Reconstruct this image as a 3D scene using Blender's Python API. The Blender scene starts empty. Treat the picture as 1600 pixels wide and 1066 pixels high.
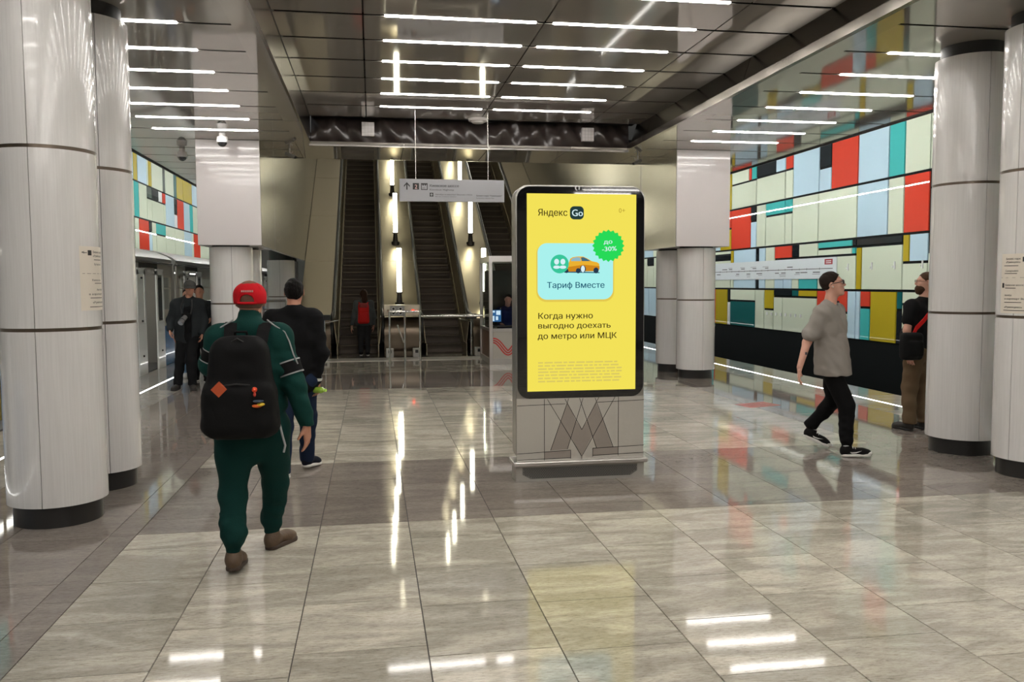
import bpy, bmesh, math, random
import numpy as np
from mathutils import Vector, Matrix
random.seed(7); np.random.seed(7)
C = bpy.context.scene.collection
PI = math.pi
# ------------------------------------------------------------------ camera
H = 1.665
yaw, pitch, roll, FPX = 0.162656, 0.067476, -0.0044647, 1330.56
fw = Vector((math.sin(yaw)*math.cos(pitch), math.cos(yaw)*math.cos(pitch), -math.sin(pitch)))
rt = Vector((math.cos(yaw), -math.sin(yaw), 0)); up = rt.cross(fw)
rt2 = rt*math.cos(roll)+up*math.sin(roll); up2 = -rt*math.sin(roll)+up*math.cos(roll)
cd = bpy.data.cameras.new('camera'); cam = bpy.data.objects.new('camera', cd); C.objects.link(cam)
cam.matrix_world = Matrix(((rt2.x, up2.x, -fw.x, 0), (rt2.y, up2.y, -fw.y, 0), (rt2.z, up2.z, -fw.z, H), (0, 0, 0, 1)))
cd.sensor_width = 36; cd.lens = 36*FPX/1600; cd.clip_start = .05; cd.clip_end = 200
bpy.context.scene.camera = cam
# ------------------------------------------------------------------ world, exposure, light levels
sc = bpy.context.scene
w = bpy.data.worlds.new('world'); sc.world = w; w.use_nodes = True
w.node_tree.nodes['Background'].inputs[0].default_value = (.9, .95, 1, 1)
w.node_tree.nodes['Background'].inputs[1].default_value = .25
sc.view_settings.view_transform = 'Standard'; sc.view_settings.look = 'None'
sc.view_settings.gamma = 1; sc.view_settings.use_curve_mapping = False
sc.view_settings.exposure = -0.12
L_STRIP, L_COVE, L_TORCH, L_EDGE = 43.0, 230.0, 19.0, 13.0
# ------------------------------------------------------------------ constants
CX = 1.705
HW_WALL, HW_CEIL, HW_EDGE, HW_LED = 9.195, 5.605, 5.92, 5.26
Z1, Z2 = 3.9, 4.3
XL, XR = CX-HW_WALL, CX+HW_WALL
PITCH = .868; Y0 = 7.79
# ------------------------------------------------------------------ materials
MATS = {}
def mat(name, col=(.8, .8, .8), rough=.5, metal=0., emit=0., coat=0., spec=.5, noise=None, bump=0., bscale=60., alpha=1., trans=0., ior=1.5, rnd=0., sheen=0., aniso=0., stretch=None, coat_r=.05):
    if name in MATS: return MATS[name]
    m = bpy.data.materials.new(name); m.use_nodes = True; nt = m.node_tree; b = nt.nodes['Principled BSDF']
    c4 = (*col, 1)
    b.inputs['Base Color'].default_value = c4
    b.inputs['Roughness'].default_value = rough; b.inputs['Metallic'].default_value = metal
    b.inputs['Specular IOR Level'].default_value = spec; b.inputs['IOR'].default_value = ior
    b.inputs['Coat Weight'].default_value = coat; b.inputs['Coat Roughness'].default_value = coat_r
    b.inputs['Alpha'].default_value = alpha; b.inputs['Transmission Weight'].default_value = trans
    b.inputs['Sheen Weight'].default_value = sheen
    b.inputs['Anisotropic'].default_value = aniso
    if emit: b.inputs['Emission Color'].default_value = c4; b.inputs['Emission Strength'].default_value = emit
    tc = nt.nodes.new('ShaderNodeTexCoord')
    vec = tc.outputs['Object']
    if stretch:
        mp = nt.nodes.new('ShaderNodeMapping'); mp.inputs['Scale'].default_value = stretch
        nt.links.new(vec, mp.inputs[0]); vec = mp.outputs[0]
    src = None
    if noise:                                # (scale, other colour, contrast)
        n = nt.nodes.new('ShaderNodeTexNoise'); n.inputs['Scale'].default_value = noise[0]; n.inputs['Detail'].default_value = 6
        nt.links.new(vec, n.inputs['Vector'])
        r = nt.nodes.new('ShaderNodeValToRGB'); k = noise[2]
        r.color_ramp.elements[0].position = .5-k; r.color_ramp.elements[0].color = c4
        r.color_ramp.elements[1].position = .5+k; r.color_ramp.elements[1].color = (*noise[1], 1)
        nt.links.new(n.outputs[0], r.inputs[0]); src = r.outputs[0]
    if rnd:
        oi = nt.nodes.new('ShaderNodeObjectInfo'); hs = nt.nodes.new('ShaderNodeHueSaturation')
        mr = nt.nodes.new('ShaderNodeMapRange'); mr.inputs[3].default_value = 1-rnd; mr.inputs[4].default_value = 1+rnd
        nt.links.new(oi.outputs['Random'], mr.inputs[0]); nt.links.new(mr.outputs[0], hs.inputs['Value'])
        if src: nt.links.new(src, hs.inputs['Color'])
        else: hs.inputs['Color'].default_value = c4
        src = hs.outputs[0]
    if src: nt.links.new(src, b.inputs['Base Color'])
    if bump:
        n2 = nt.nodes.new('ShaderNodeTexNoise'); n2.inputs['Scale'].default_value = bscale; n2.inputs['Detail'].default_value = 4
        nt.links.new(vec, n2.inputs['Vector'])
        bp = nt.nodes.new('ShaderNodeBump'); bp.inputs['Strength'].default_value = bump; bp.inputs['Distance'].default_value = .01
        nt.links.new(n2.outputs[0], bp.inputs['Height']); nt.links.new(bp.outputs[0], b.inputs['Normal'])
    MATS[name] = m
    return m
def emitmat(name, col, s=1.0):
    if name in MATS: return MATS[name]
    m = bpy.data.materials.new(name); m.use_nodes = True; nt = m.node_tree
    nt.nodes.remove(nt.nodes['Principled BSDF'])
    e = nt.nodes.new('ShaderNodeEmission'); e.inputs[0].default_value = (*col, 1); e.inputs[1].default_value = s
    nt.links.new(e.outputs[0], nt.nodes['Material Output'].inputs[0]); MATS[name] = m
    return m
def srgb(r, g, b):
    f = lambda v: (v/255/12.92) if v <= 10 else ((v/255+.055)/1.055)**2.4
    return (f(r), f(g), f(b))
def granite(name, c1, c2, c3, vein, rough):
    """speckled stone with drifting veins; every tile samples another place of the slab"""
    m = bpy.data.materials.new(name); m.use_nodes = True; nt = m.node_tree; b = nt.nodes['Principled BSDF']; N = nt.nodes.new; L = nt.links.new
    tc = N('ShaderNodeTexCoord'); oi = N('ShaderNodeObjectInfo'); ge = N('ShaderNodeNewGeometry')
    ad = N('ShaderNodeMath'); L(oi.outputs['Random'], ad.inputs[0]); L(ge.outputs['Random Per Island'], ad.inputs[1])
    mu = N('ShaderNodeMath'); mu.operation = 'MULTIPLY'; mu.inputs[1].default_value = 37; L(ad.outputs[0], mu.inputs[0])
    cb = N('ShaderNodeCombineXYZ'); L(mu.outputs[0], cb.inputs[0]); L(mu.outputs[0], cb.inputs[1]); L(mu.outputs[0], cb.inputs[2])
    va = N('ShaderNodeVectorMath'); L(tc.outputs['Object'], va.inputs[0]); L(cb.outputs[0], va.inputs[1])
    rot = N('ShaderNodeMapping'); rot.inputs['Rotation'].default_value = (0, 0, .5); rot.inputs['Scale'].default_value = (1.6, 6, 3); L(va.outputs[0], rot.inputs[0])
    n1 = N('ShaderNodeTexNoise'); n1.inputs['Scale'].default_value = 14; n1.inputs['Detail'].default_value = 8; n1.inputs['Roughness'].default_value = .8; n1.inputs['Distortion'].default_value = .4
    L(rot.outputs[0], n1.inputs['Vector'])
    r1 = N('ShaderNodeValToRGB'); e = r1.color_ramp.elements; e[0].position = .33; e[0].color = (*c1, 1); e[1].position = .68; e[1].color = (*c3, 1)
    q = e.new(.47); q.color = (*c2, 1); L(n1.outputs[0], r1.inputs[0])
    n2 = N('ShaderNodeTexNoise'); n2.inputs['Scale'].default_value = .75; n2.inputs['Detail'].default_value = 5; n2.inputs['Distortion'].default_value = 1.4; L(rot.outputs[0], n2.inputs['Vector'])
    r2 = N('ShaderNodeValToRGB'); e = r2.color_ramp.elements; e[0].position = .42; e[0].color = (1-vein,)*3+(1,); e[1].position = .62; e[1].color = (1+vein*.3,)*3+(1,); L(n2.outputs[0], r2.inputs[0])
    mx = N('ShaderNodeMix'); mx.data_type = 'RGBA'; mx.blend_type = 'MULTIPLY'; mx.inputs[0].default_value = 1
    L(r1.outputs[0], mx.inputs[6]); L(r2.outputs[0], mx.inputs[7])
    hs = N('ShaderNodeHueSaturation'); mr = N('ShaderNodeMapRange'); mr.inputs[3].default_value = .88; mr.inputs[4].default_value = 1.1
    fr = N('ShaderNodeMath'); fr.operation = 'FRACT'; L(ad.outputs[0], fr.inputs[0]); L(fr.outputs[0], mr.inputs[0]); L(mr.outputs[0], hs.inputs['Value']); L(mx.outputs[2], hs.inputs['Color'])
    L(hs.outputs[0], b.inputs['Base Color'])
    b.inputs['Roughness'].default_value = rough; b.inputs['IOR'].default_value = 1.39
    n3 = N('ShaderNodeTexNoise'); n3.inputs['Scale'].default_value = 2.2; n3.inputs['Detail'].default_value = 1; L(va.outputs[0], n3.inputs['Vector'])
    bp = N('ShaderNodeBump'); bp.inputs['Strength'].default_value = .02; bp.inputs['Distance'].default_value = .01; L(n3.outputs[0], bp.inputs['Height']); L(bp.outputs[0], b.inputs['Normal'])
    MATS[name] = m; return m
G_LIGHT = granite('light_granite', (.27, .245, .20), (.46, .425, .355), (.60, .565, .485), .26, .055)
G_DARK = granite('dark_granite', (.15, .128, .11), (.235, .205, .18), (.315, .28, .25), .12, .04)
G_EDGE = granite('edge_granite', (.25, .23, .20), (.33, .31, .275), (.42, .39, .35), .15, .12)
JOINT = mat('joint', (.05, .045, .04), .8)
BLACK = mat('black', (.012, .011, .011), .5)
MATTEBLACK = mat('matte_black', (.008, .008, .008), .9, spec=.1)
CEIL = mat('ceiling_lacquer', (.46, .43, .39), .05, metal=.40, rnd=.05, bump=.04, bscale=.9)
BEAM = mat('beam_lacquer', (.40, .37, .33), .22, metal=1.)
WHITE = mat('white_lacquer', (.72, .705, .69), .2, coat=.6, coat_r=.06, noise=(30., (.66, .645, .63), .2), stretch=(3, 3, .08), bump=.12, bscale=90)
CASING = mat('casing_lacquer', (.70, .66, .66), .22, coat=.5)
RING = mat('bronze_ring', (.13, .10, .075), .3, metal=.7)
PLINTH = mat('plinth_black', (.022, .021, .02), .3)
STEEL = mat('steel', (.55, .53, .49), .24, metal=1., bump=.15, bscale=30, stretch=(1, 1, 12))
CHROME = mat('chrome', (.78, .77, .74), .12, metal=1.)
HALL = mat('hall_metal', (.58, .555, .50), .22, metal=.85, bump=.10, bscale=3., stretch=(1, 1, 3))
GOLD = mat('deck_metal', (.44, .385, .265), .30, metal=.85, bump=.08, bscale=25, stretch=(9, 1, 1))
RUBBER = mat('handrail_rubber', (.012, .011, .010), .35)
STEP = mat('step_metal', (.040, .030, .022), .42, metal=.6, rnd=.12)
STEPEDGE = mat('step_edge', (.10, .08, .055), .4, metal=.6)
ALU = mat('aluminium', (.62, .60, .58), .32, metal=1.)
LAMP = emitmat('strip_lamp', (1, .955, .90), L_STRIP)
HALL_FILL = emitmat('hall_fill', (1, .96, .88), L_STRIP*.2)  # glow of the added fill lamps under the hall vault
COVE = emitmat('cove_lamp', (1, 1, .98), L_COVE)
TORCH = emitmat('torch_lamp', (1, .95, .72), L_TORCH)
EDGEL = emitmat('edge_led', (1, .99, .95), L_EDGE)
GLASS = mat('booth_glass', (.9, .95, .93), .03, trans=1., ior=1.12)
INK = mat('print_ink', (.02, .018, .018), .6)
CREAM = mat('sign_cream', (.70, .64, .55), .4)
SIGNW = mat('sign_grey', (.27, .27, .285), .35)
# ------------------------------------------------------------------ mesh helpers
class MB:
    def __init__(s): s.v = []; s.f = []
    def add(s, vs, fs):
        o = len(s.v); s.v += [tuple(p) for p in vs]; s.f += [tuple(i+o for i in f) for f in fs]; return s
    def box(s, x0, x1, y0, y1, z0, z1):
        return s.add([(x0,y0,z0),(x1,y0,z0),(x1,y1,z0),(x0,y1,z0),(x0,y0,z1),(x1,y0,z1),(x1,y1,z1),(x0,y1,z1)],
                     [(3,2,1,0),(4,5,6,7),(0,1,5,4),(1,2,6,5),(2,3,7,6),(3,0,4,7)])
    def hexa(s, a, b):       # two quads a (4 pts) and b (4 pts)
        return s.add(list(a)+list(b), [(3,2,1,0),(4,5,6,7),(0,1,5,4),(1,2,6,5),(2,3,7,6),(3,0,4,7)])
    def cyl(s, cx, cy, r, z0, z1, n=32, a0=0, a1=2*PI, r2=None):
        r2 = r if r2 is None else r2
        full = abs(a1-a0-2*PI) < 1e-6; m = n if full else n+1
        A = [a0+(a1-a0)*i/n for i in range(m)]
        vs = [(cx+r*math.cos(a), cy+r*math.sin(a), z0) for a in A]+[(cx+r2*math.cos(a), cy+r2*math.sin(a), z1) for a in A]
        fs = [(i, (i+1) % m, m+(i+1) % m, m+i) for i in range(n)]
        if full: fs += [tuple(range(m-1, -1, -1)), tuple(range(m, 2*m))]
        return s.add(vs, fs)
    def tube(s, pts, r, n=10, cap=True):
        P = [Vector(p) for p in pts]; rs = r if isinstance(r, (list, tuple)) else [r]*len(P); vs = []; fs = []; pu = None
        for i, p in enumerate(P):
            t = (P[min(i+1, len(P)-1)]-P[max(i-1, 0)]).normalized()
            if pu is None: pu = Vector((0, 0, 1)) if abs(t.z) < .9 else Vector((1, 0, 0))
            u = (pu-t*pu.dot(t)).normalized(); v = t.cross(u); pu = u
            vs += [p+u*rs[i]*math.cos(2*PI*k/n)+v*rs[i]*math.sin(2*PI*k/n) for k in range(n)]
        for i in range(len(P)-1):
            fs += [(i*n+k, i*n+(k+1) % n, (i+1)*n+(k+1) % n, (i+1)*n+k) for k in range(n)]
        if cap: fs += [tuple(range(n-1, -1, -1)), tuple(range((len(P)-1)*n, len(P)*n))]
        return s.add(vs, fs)
    def prism(s, poly, axis, a, b):    # poly in the two other axes (cyclic order x,y,z without axis)
        def pt(p, t): return {0: (t, p[0], p[1]), 1: (p[0], t, p[1]), 2: (p[0], p[1], t)}[axis]
        n = len(poly); vs = [pt(p, a) for p in poly]+[pt(p, b) for p in poly]
        fs = [tuple(range(n)), tuple(range(2*n-1, n-1, -1))]+[(i, n+i, n+(i+1) % n, (i+1) % n) for i in range(n)]
        return s.add(vs, fs)
    def sphere(s, c, r, n=16, m=10, sz=1.):
        vs = [(c[0], c[1], c[2]+r*sz)]
        for i in range(1, m):
            a = PI*i/m
            vs += [(c[0]+r*math.sin(a)*math.cos(2*PI*k/n), c[1]+r*math.sin(a)*math.sin(2*PI*k/n), c[2]+r*sz*math.cos(a)) for k in range(n)]
        vs.append((c[0], c[1], c[2]-r*sz)); e = len(vs)-1
        fs = [(0, 1+k, 1+(k+1) % n) for k in range(n)]
        for i in range(m-2):
            fs += [(1+i*n+k, 1+(i+1)*n+k, 1+(i+1)*n+(k+1) % n, 1+i*n+(k+1) % n) for k in range(n)]
        fs += [(e, 1+(m-2)*n+(k+1) % n, 1+(m-2)*n+k) for k in range(n)]
        return s.add(vs, fs)
    def build(s, name, m, parent=None, smooth=False, bevel=0., loc=None, seg=2, fix=True):
        o = (Vector(parent_world(parent)) if parent else Vector((0, 0, 0)))
        l = Vector(loc) if loc else Vector((0, 0, 0))
        if parent is None: base = l
        else: base = o + l
        me = bpy.data.meshes.new(name)
        me.from_pydata([(v[0]-base.x, v[1]-base.y, v[2]-base.z) for v in s.v], [], s.f)
        if fix:
            bm = bmesh.new(); bm.from_mesh(me); bmesh.ops.recalc_face_normals(bm, faces=bm.faces); bm.to_mesh(me); bm.free()
        me.materials.append(m)
        if smooth:
            me.polygons.foreach_set('use_smooth', [True]*len(me.polygons)); me.set_sharp_from_angle(angle=math.radians(38))
        ob = bpy.data.objects.new(name, me); C.objects.link(ob); ob.location = l
        if parent is not None: ob.parent = parent
        if bevel:
            md = ob.modifiers.new('bevel', 'BEVEL'); md.width = bevel; md.segments = seg; md.limit_method = 'ANGLE'
        return ob
def parent_world(p):
    v = Vector((0, 0, 0))
    while p is not None: v += p.location; p = p.parent
    return v
def thing(name, label, cat, loc=(0, 0, 0), group=None):
    o = bpy.data.objects.new(name, None); C.objects.link(o); o.location = loc; o.empty_display_size = .1
    o['label'] = label; o['category'] = cat
    if group: o['group'] = group
    return o
def tag(o, label, cat, group=None):
    o['label'] = label; o['category'] = cat
    if group: o['group'] = group
    return o
def structure(o): o['kind'] = 'structure'; return o
def sroot(name, loc=(0, 0, 0)):
    o = bpy.data.objects.new(name, None); C.objects.link(o); o.location = loc; o.empty_display_size = .1
    return structure(o)
def copy_part(src, parent, loc):
    c = src.copy(); C.objects.link(c); c.parent = parent; c.location = loc; return c
def copy_tree(o, loc, label=None):
    r = o.copy(); C.objects.link(r); r.location = loc
    if label: r['label'] = label
    for ch in list(o.children):
        c = ch.copy(); C.objects.link(c); c.parent = r
        for g in list(ch.children):
            d = g.copy(); C.objects.link(d); d.parent = c
    return r
def rrect(x0, x1, z0, z1, r, n=8):
    pts = []
    for cx, cz, a in ((x1-r, z1-r, 0), (x0+r, z1-r, 90), (x0+r, z0+r, 180), (x1-r, z0+r, 270)):
        for i in range(n+1):
            t = math.radians(a+90*i/n); pts.append((cx+r*math.cos(t), cz+r*math.sin(t)))
    return pts
def ngon(cx, cz, r, n=24, rz=None):
    rz = rz or r
    return [(cx+r*math.cos(2*PI*i/n), cz+rz*math.sin(2*PI*i/n)) for i in range(n)]
def fill_outlines(me):
    """triangulate overlapping glyph outlines by their winding number"""
    from mathutils.geometry import delaunay_2d_cdt
    adj = {}
    for e in me.edges:
        a, b = e.vertices; adj.setdefault(a, []).append(b); adj.setdefault(b, []).append(a)
    seen = set(); loops = []
    for s0 in adj:
        if s0 in seen: continue
        loop = [s0]; seen.add(s0); prev = None; cur = s0
        while True:
            nx_ = [n for n in adj[cur] if n != prev and n not in seen]
            if not nx_: break
            prev, cur = cur, nx_[0]; loop.append(cur); seen.add(cur)
        loops.append(loop)
    co = [Vector((v.co.x, v.co.y)) for v in me.vertices]
    Vv, Ee, Ff, _, _, _ = delaunay_2d_cdt(co, [], loops, 0, 1e-6)
    Vn = np.array([(v.x, v.y) for v in Vv]); Fn = np.array([f for f in Ff if len(f) == 3]); cen = Vn[Fn].mean(1)
    A_ = np.array([co[l[i]] for l in loops for i in range(len(l))]); B_ = np.array([co[l[(i+1) % len(l)]] for l in loops for i in range(len(l))])
    cy = cen[:, 1:2]; cx = cen[:, 0:1]; ay, by = A_[:, 1][None], B_[:, 1][None]
    cr = (ay <= cy) != (by <= cy); dy = np.where(by == ay, 1e-9, by-ay)
    x = A_[:, 0][None]+(cy-ay)/dy*(B_[:, 0]-A_[:, 0])[None]
    wn = (cr & (x > cx))*np.sign(by-ay)
    keep = np.abs(wn.sum(1)) > .5
    out = bpy.data.meshes.new('t'); out.from_pydata([(v[0], v[1], 0) for v in Vn], [], [tuple(int(i) for i in f) for f in Fn[keep]])
    return out
def text(s, name, m, parent, origin, size, facing='-y', align='LEFT', width=None, bold=0., rot=0., xscale=1.):
    """flat lettering as a mesh; facing '-y' reads from the front, '-x' is read looking along +x"""
    cu = bpy.data.curves.new('t', 'FONT'); cu.body = s; cu.size = 1.; cu.align_x = align; cu.fill_mode = 'NONE'
    cu.resolution_u = 3
    ob = bpy.data.objects.new('t', cu); C.objects.link(ob)
    bpy.context.view_layer.update()
    me = bpy.data.meshes.new_from_object(ob.evaluated_get(bpy.context.evaluated_depsgraph_get()))
    bpy.data.objects.remove(ob); me = fill_outlines(me)
    n = len(me.vertices); co = np.zeros(n*3); me.vertices.foreach_get('co', co); co = co.reshape(-1, 3)
    if n == 0: return None
    if bold:                                   # heavier strokes: a second, slightly shifted copy
        bm = bmesh.new(); bm.from_mesh(me); bm.from_mesh(me); bm.verts.ensure_lookup_table()
        for v in bm.verts[n:]: v.co.x += .028
        bm.to_mesh(me); bm.free(); n = len(me.vertices); co = np.zeros(n*3); me.vertices.foreach_get('co', co); co = co.reshape(-1, 3)
    wd = co[:, 0].max()-co[:, 0].min()
    k = size; kx = size*xscale
    if width: kx = width/wd
    x = co[:, 0]*kx; z = co[:, 1]*k
    if rot: x, z = x*math.cos(rot)-z*math.sin(rot), x*math.sin(rot)+z*math.cos(rot)
    o = Vector(origin); pw = parent_world(parent)
    out = np.zeros((n, 3))
    if facing == '-y': out[:, 0] = x; out[:, 2] = z
    elif facing == '-x': out[:, 1] = -x; out[:, 2] = z
    out += np.array(o-pw)
    me.vertices.foreach_set('co', out.ravel()); me.update()
    me.materials.clear(); me.materials.append(m)
    ob = bpy.data.objects.new(name, me); C.objects.link(ob); ob.parent = parent
    return ob
# ================================================================== SETTING: floor
EDGE_L, EDGE_R = CX-HW_EDGE, CX+HW_EDGE
floor = sroot('floor')
MB().box(EDGE_L, EDGE_R, -12, 60, -1.3, -.006).build('floor_slab', JOINT, floor)
TX0, TW, G = -1.575, .601, .0022
def tile(x0, x1, y0, y1, m, name, cache={}):
    k = (round(x1-x0, 3), round(y1-y0, 3), m.name)
    if k not in cache:
        a, b = (x1-x0)/2-G, (y1-y0)/2-G
        cache[k] = MB().add([(-a,-b,-.006),(a,-b,-.006),(a,b,-.006),(-a,b,-.006),(-a+.001,-b+.001,0),(a-.001,-b+.001,0),(a-.001,b-.001,0),(-a+.001,b-.001,0)],
            [(4,5,6,7),(0,1,5,4),(1,2,6,5),(2,3,7,6),(3,0,4,7)]).build(name, m, floor, loc=((x0+x1)/2, (y0+y1)/2, 0))
        # mesh data is already centred: undo the parent-relative shift
        me = cache[k].data
        me.vertices.foreach_set('co', np.array([(-a,-b,-.006),(a,-b,-.006),(a,b,-.006),(-a,b,-.006),(-a+.001,-b+.001,0),(a-.001,-b+.001,0),(a-.001,b-.001,0),(-a+.001,b-.001,0)]).ravel()); me.update()
        return cache[k]
    c = cache[k].copy(); C.objects.link(c); c.location = ((x0+x1)/2, (y0+y1)/2, 0); return c
far_l, far_d, far_e = MB(), MB(), MB()
def flat(mb, x0, x1, y0, y1): mb.box(x0+G, x1-G, y0+G, y1-G, -.006, 0)
def column_tiles(x0, x1, ya, yb, m, off, name, L=.6, single=True, mb=None):
    y = ya; first = True
    while y < yb-1e-4:
        y1 = min(y+(off if first and off > .05 else L), yb); first = False
        if yb-y1 < .08: y1 = yb
        if single: tile(x0, x1, y, y1, m, name)
        else: flat(mb, x0, x1, y, y1)
        y = y1
offs = [.36, .2, .42, .30, .25, .5, .15, .48, .33, .55, .1]
for i in range(11):
    x0, x1 = TX0+i*TW, TX0+(i+1)*TW
    column_tiles(x0, x1, 2.22+offs[i], 5.92, G_LIGHT, 0, 'floor_tile')
    column_tiles(x0, x1, 5.92, 8.02, G_DARK, offs[(i*3) % 11], 'dark_floor_tile')
    column_tiles(x0, x1, 8.02, 13.65, G_LIGHT, offs[(i*5+1) % 11], 'floor_tile')
    column_tiles(x0, x1, -12, 2.22+offs[i], G_LIGHT, 0, '', single=False, mb=far_l)
    column_tiles(x0, x1, 13.65, 16.0, G_DARK, offs[i], '', single=False, mb=far_d)
    column_tiles(x0, x1, 16.0, 18.55, G_LIGHT, offs[i], '', single=False, mb=far_l)
for s in (-1, 1):
    e = TX0 if s < 0 else TX0+11*TW
    led = CX+s*HW_LED
    xs = [e, e+s*.17, e+s*.815, e+s*1.46]
    for k in range(3):
        a, b = sorted((xs[k], xs[k+1]))
        column_tiles(a, b, 3.0, 15.0, G_DARK, [.5, .2, .8][k], 'dark_floor_tile', L=.9, single=(k > 0))  if k else column_tiles(a, b, 3.0, 15., G_DARK, .5, '', L=1.2, single=False, mb=far_d)
        column_tiles(a, b, 15.0, 60, G_DARK, .5, '', L=.9, single=False, mb=far_d)
        column_tiles(a, b, -12, 3.0, G_DARK, .5, '', L=.9, single=False, mb=far_d)
    a, b = sorted((xs[3], led-s*.018))
    column_tiles(a, b, 3.0, 26, G_EDGE, .5, 'edge_tile', L=.9)
    column_tiles(a, b, 26, 60, G_EDGE, .5, '', L=.9, single=False, mb=far_e)
    a, b = sorted((led+s*.018, CX+s*HW_EDGE))
    column_tiles(a, b, 3.0, 26, G_EDGE, .3, 'edge_tile', L=.9)
    column_tiles(a, b, 26, 60, G_EDGE, .3, '', L=.9, single=False, mb=far_e)
    t = thing('floor_light', 'white light line set into the floor along the %s platform edge' % ('left train side' if s < 0 else 'right track side'), 'light', (led, 10, -.004), 'light lines along the platform edges')
    y = 2.0
    while y < 44:
        L = 2.35 if y > 12 else 1.9
        MB().box(led-.011, led+.011, y, y+L-.03, -.004, .0015).build('light_segment', EDGEL, t); y += L
for mb, m in ((far_l, G_LIGHT), (far_d, G_DARK), (far_e, G_EDGE)):
    o = mb.build('small_tile', m, floor); o['kind'] = 'stuff'
# track beds
tb = sroot('floor_trackbed')
for s in (-1, 1):
    a, b = sorted((CX+s*HW_EDGE, CX+s*(HW_WALL+.3)))
    MB().box(a, b, -12, 60, -1.5, -1.3).build('track_bed', MATTEBLACK, tb)
# ================================================================== walls with mural
PAN = {'P': (.70, .77, .61), 'B': (.54, .73, .84), 'T': (.07, .50, .48), 'R': (.70, .07, .04), 'Y': (.50, .39, .025), 'K': (.014, .018, .022), 'G': (.015, .13, .13), 'W': (.8, .82, .82), 'O': (.10, .13, .11)}
PM = {k: mat('enamel_'+k, v, .5, spec=0., coat=1., coat_r=.008, rnd=.04) for k, v in PAN.items()}
ROWS = [.345, 1.475, 2.65, 3.86, 5.03, 6.2]
def mural(parent, X, s, panels):
    for (y0, y1, z0, z1, c) in panels:
        if y1 < y0: y0, y1 = y1, y0
        gy, gz = .021, .027
        if y1-y0 < 2*gy+.02 or z1-z0 < 2*gz+.02: gy = gz = .004
        a, b = (X-.03, X) if s > 0 else (X, X+.03)
        MB().box(a, b, y0+gy, y1-gy, z0+gz, z1-gz).build('panel', PM[c], parent)
def row_fill(y0, y1, z0, z1):
    out = []; y = y0; r = random
    while y < y1-.3:
        wd = min(r.choice([.42, .82, 1.1, 1.72, 1.25]), y1-y); c = r.choice('PPPPBBTRYPPB'); q = r.random()
        if q < .25 and wd > .5:
            h = r.choice([.3, .4, .55]); c2 = r.choice('TKRYBG'); out += [(y, y+wd, z1-h, z1, c2), (y, y+wd, z0, z1-h, c)]
        else: out.append((y, y+wd, z0, z1, c))
        y += wd
    return out
r0, r1, r2, r3, r4, r5 = ROWS
RP = []
# top visible row
RP += [(24.76, 23.39, r3, r4, 'P')][0:0]
RP += [(24.76, 23.06, r3, 4.60, 'P'), (24.76, 23.57, 4.60, r4, 'P'), (23.57, 23.39, 4.60, r4, 'R'), (23.39, 23.06, 4.60, r4, 'T'),
       (23.06, 21.35, r3, 4.62, 'P'), (23.06, 21.89, 4.62, r4, 'K'), (21.89, 21.33, 4.62, r4, 'B'), (21.33, 20.92, 4.62, r4, 'R'), (21.33, 20.92, r3, 4.62, 'P'),
       (20.92, 19.60, r3, r4, 'B'), (19.60, 19.04, 4.43, r4, 'K'), (19.60, 19.04, r3, 4.43, 'B'), (19.04, 17.90, r3, r4, 'R'), (17.90, 16.74, r3, r4, 'B'), (16.74, 16.19, r3, r4, 'T'), (16.19, 15.37, r3, r4, 'P')]
RP += [(24.76, 23.41, r2, r3, 'R'), (23.41, 23.04, 3.42, r3, 'K'), (23.41, 23.04, r2, 3.42, 'B'), (23.04, 22.46, r2, r3, 'P'), (22.46, 21.33, 3.49, r3, 'T'), (22.46, 21.33, r2, 3.49, 'P'),
       (21.33, 20.93, 3.49, r3, 'T'), (21.33, 20.93, r2, 3.49, 'P'), (20.93, 19.61, r2, r3, 'P'), (19.61, 17.91, r2, r3, 'P'), (17.91, 16.74, r2, r3, 'B'), (16.74, 16.19, r2, r3, 'P'), (16.19, 15.37, r2, r3, 'R')]
zs_, zt, zu = 2.06, 2.29, 2.47
RP += [(26.01, 24.78, 2.52, r2, 'P'), (26.01, 24.78, 2.36, 2.52, 'K'), (26.01, 24.78, r1, 2.36, 'P'), (24.78, 24.56, 2.0, r2, 'Y'), (24.78, 24.56, r1, 2.0, 'P'), (24.56, 23.05, r1, r2, 'B'), (23.05, 22.85, r1, r2, 'K'),
       (22.85, 22.44, r1, r2, 'B'), (22.44, 21.89, r1, r2, 'P'), (21.89, 20.92, 2.29, r2, 'R'), (20.92, 20.55, 2.29, r2, 'K'), (20.55, 19.60, 2.29, r2, 'P'),
       (21.89, 21.38, r1, 2.29, 'B'), (21.38, 20.92, r1, 2.29, 'B'), (20.92, 20.55, r1, 2.29, 'P'), (20.55, 19.61, r1, 1.85, 'T'), (20.55, 19.61, 1.85, 2.29, 'P'),
       (19.60, 18.09, 2.47, r2, 'T'), (19.60, 18.09, zt, 2.47, 'P'), (18.09, 17.91, zt, 2.47, 'T'), (18.09, 17.91, 2.47, r2, 'K'), (19.60, 17.91, r1, zt, 'P'),
       (17.91, 16.19, 2.46, r2, 'K'), (17.91, 17.69, r1, 2.46, 'Y'), (17.69, 16.19, r1, 2.46, 'P'), (16.19, 15.97, 2.06, r2, 'Y'), (15.97, 15.37, 2.06, r2, 'B'), (16.19, 15.37, r1, 2.06, 'P')]
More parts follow.
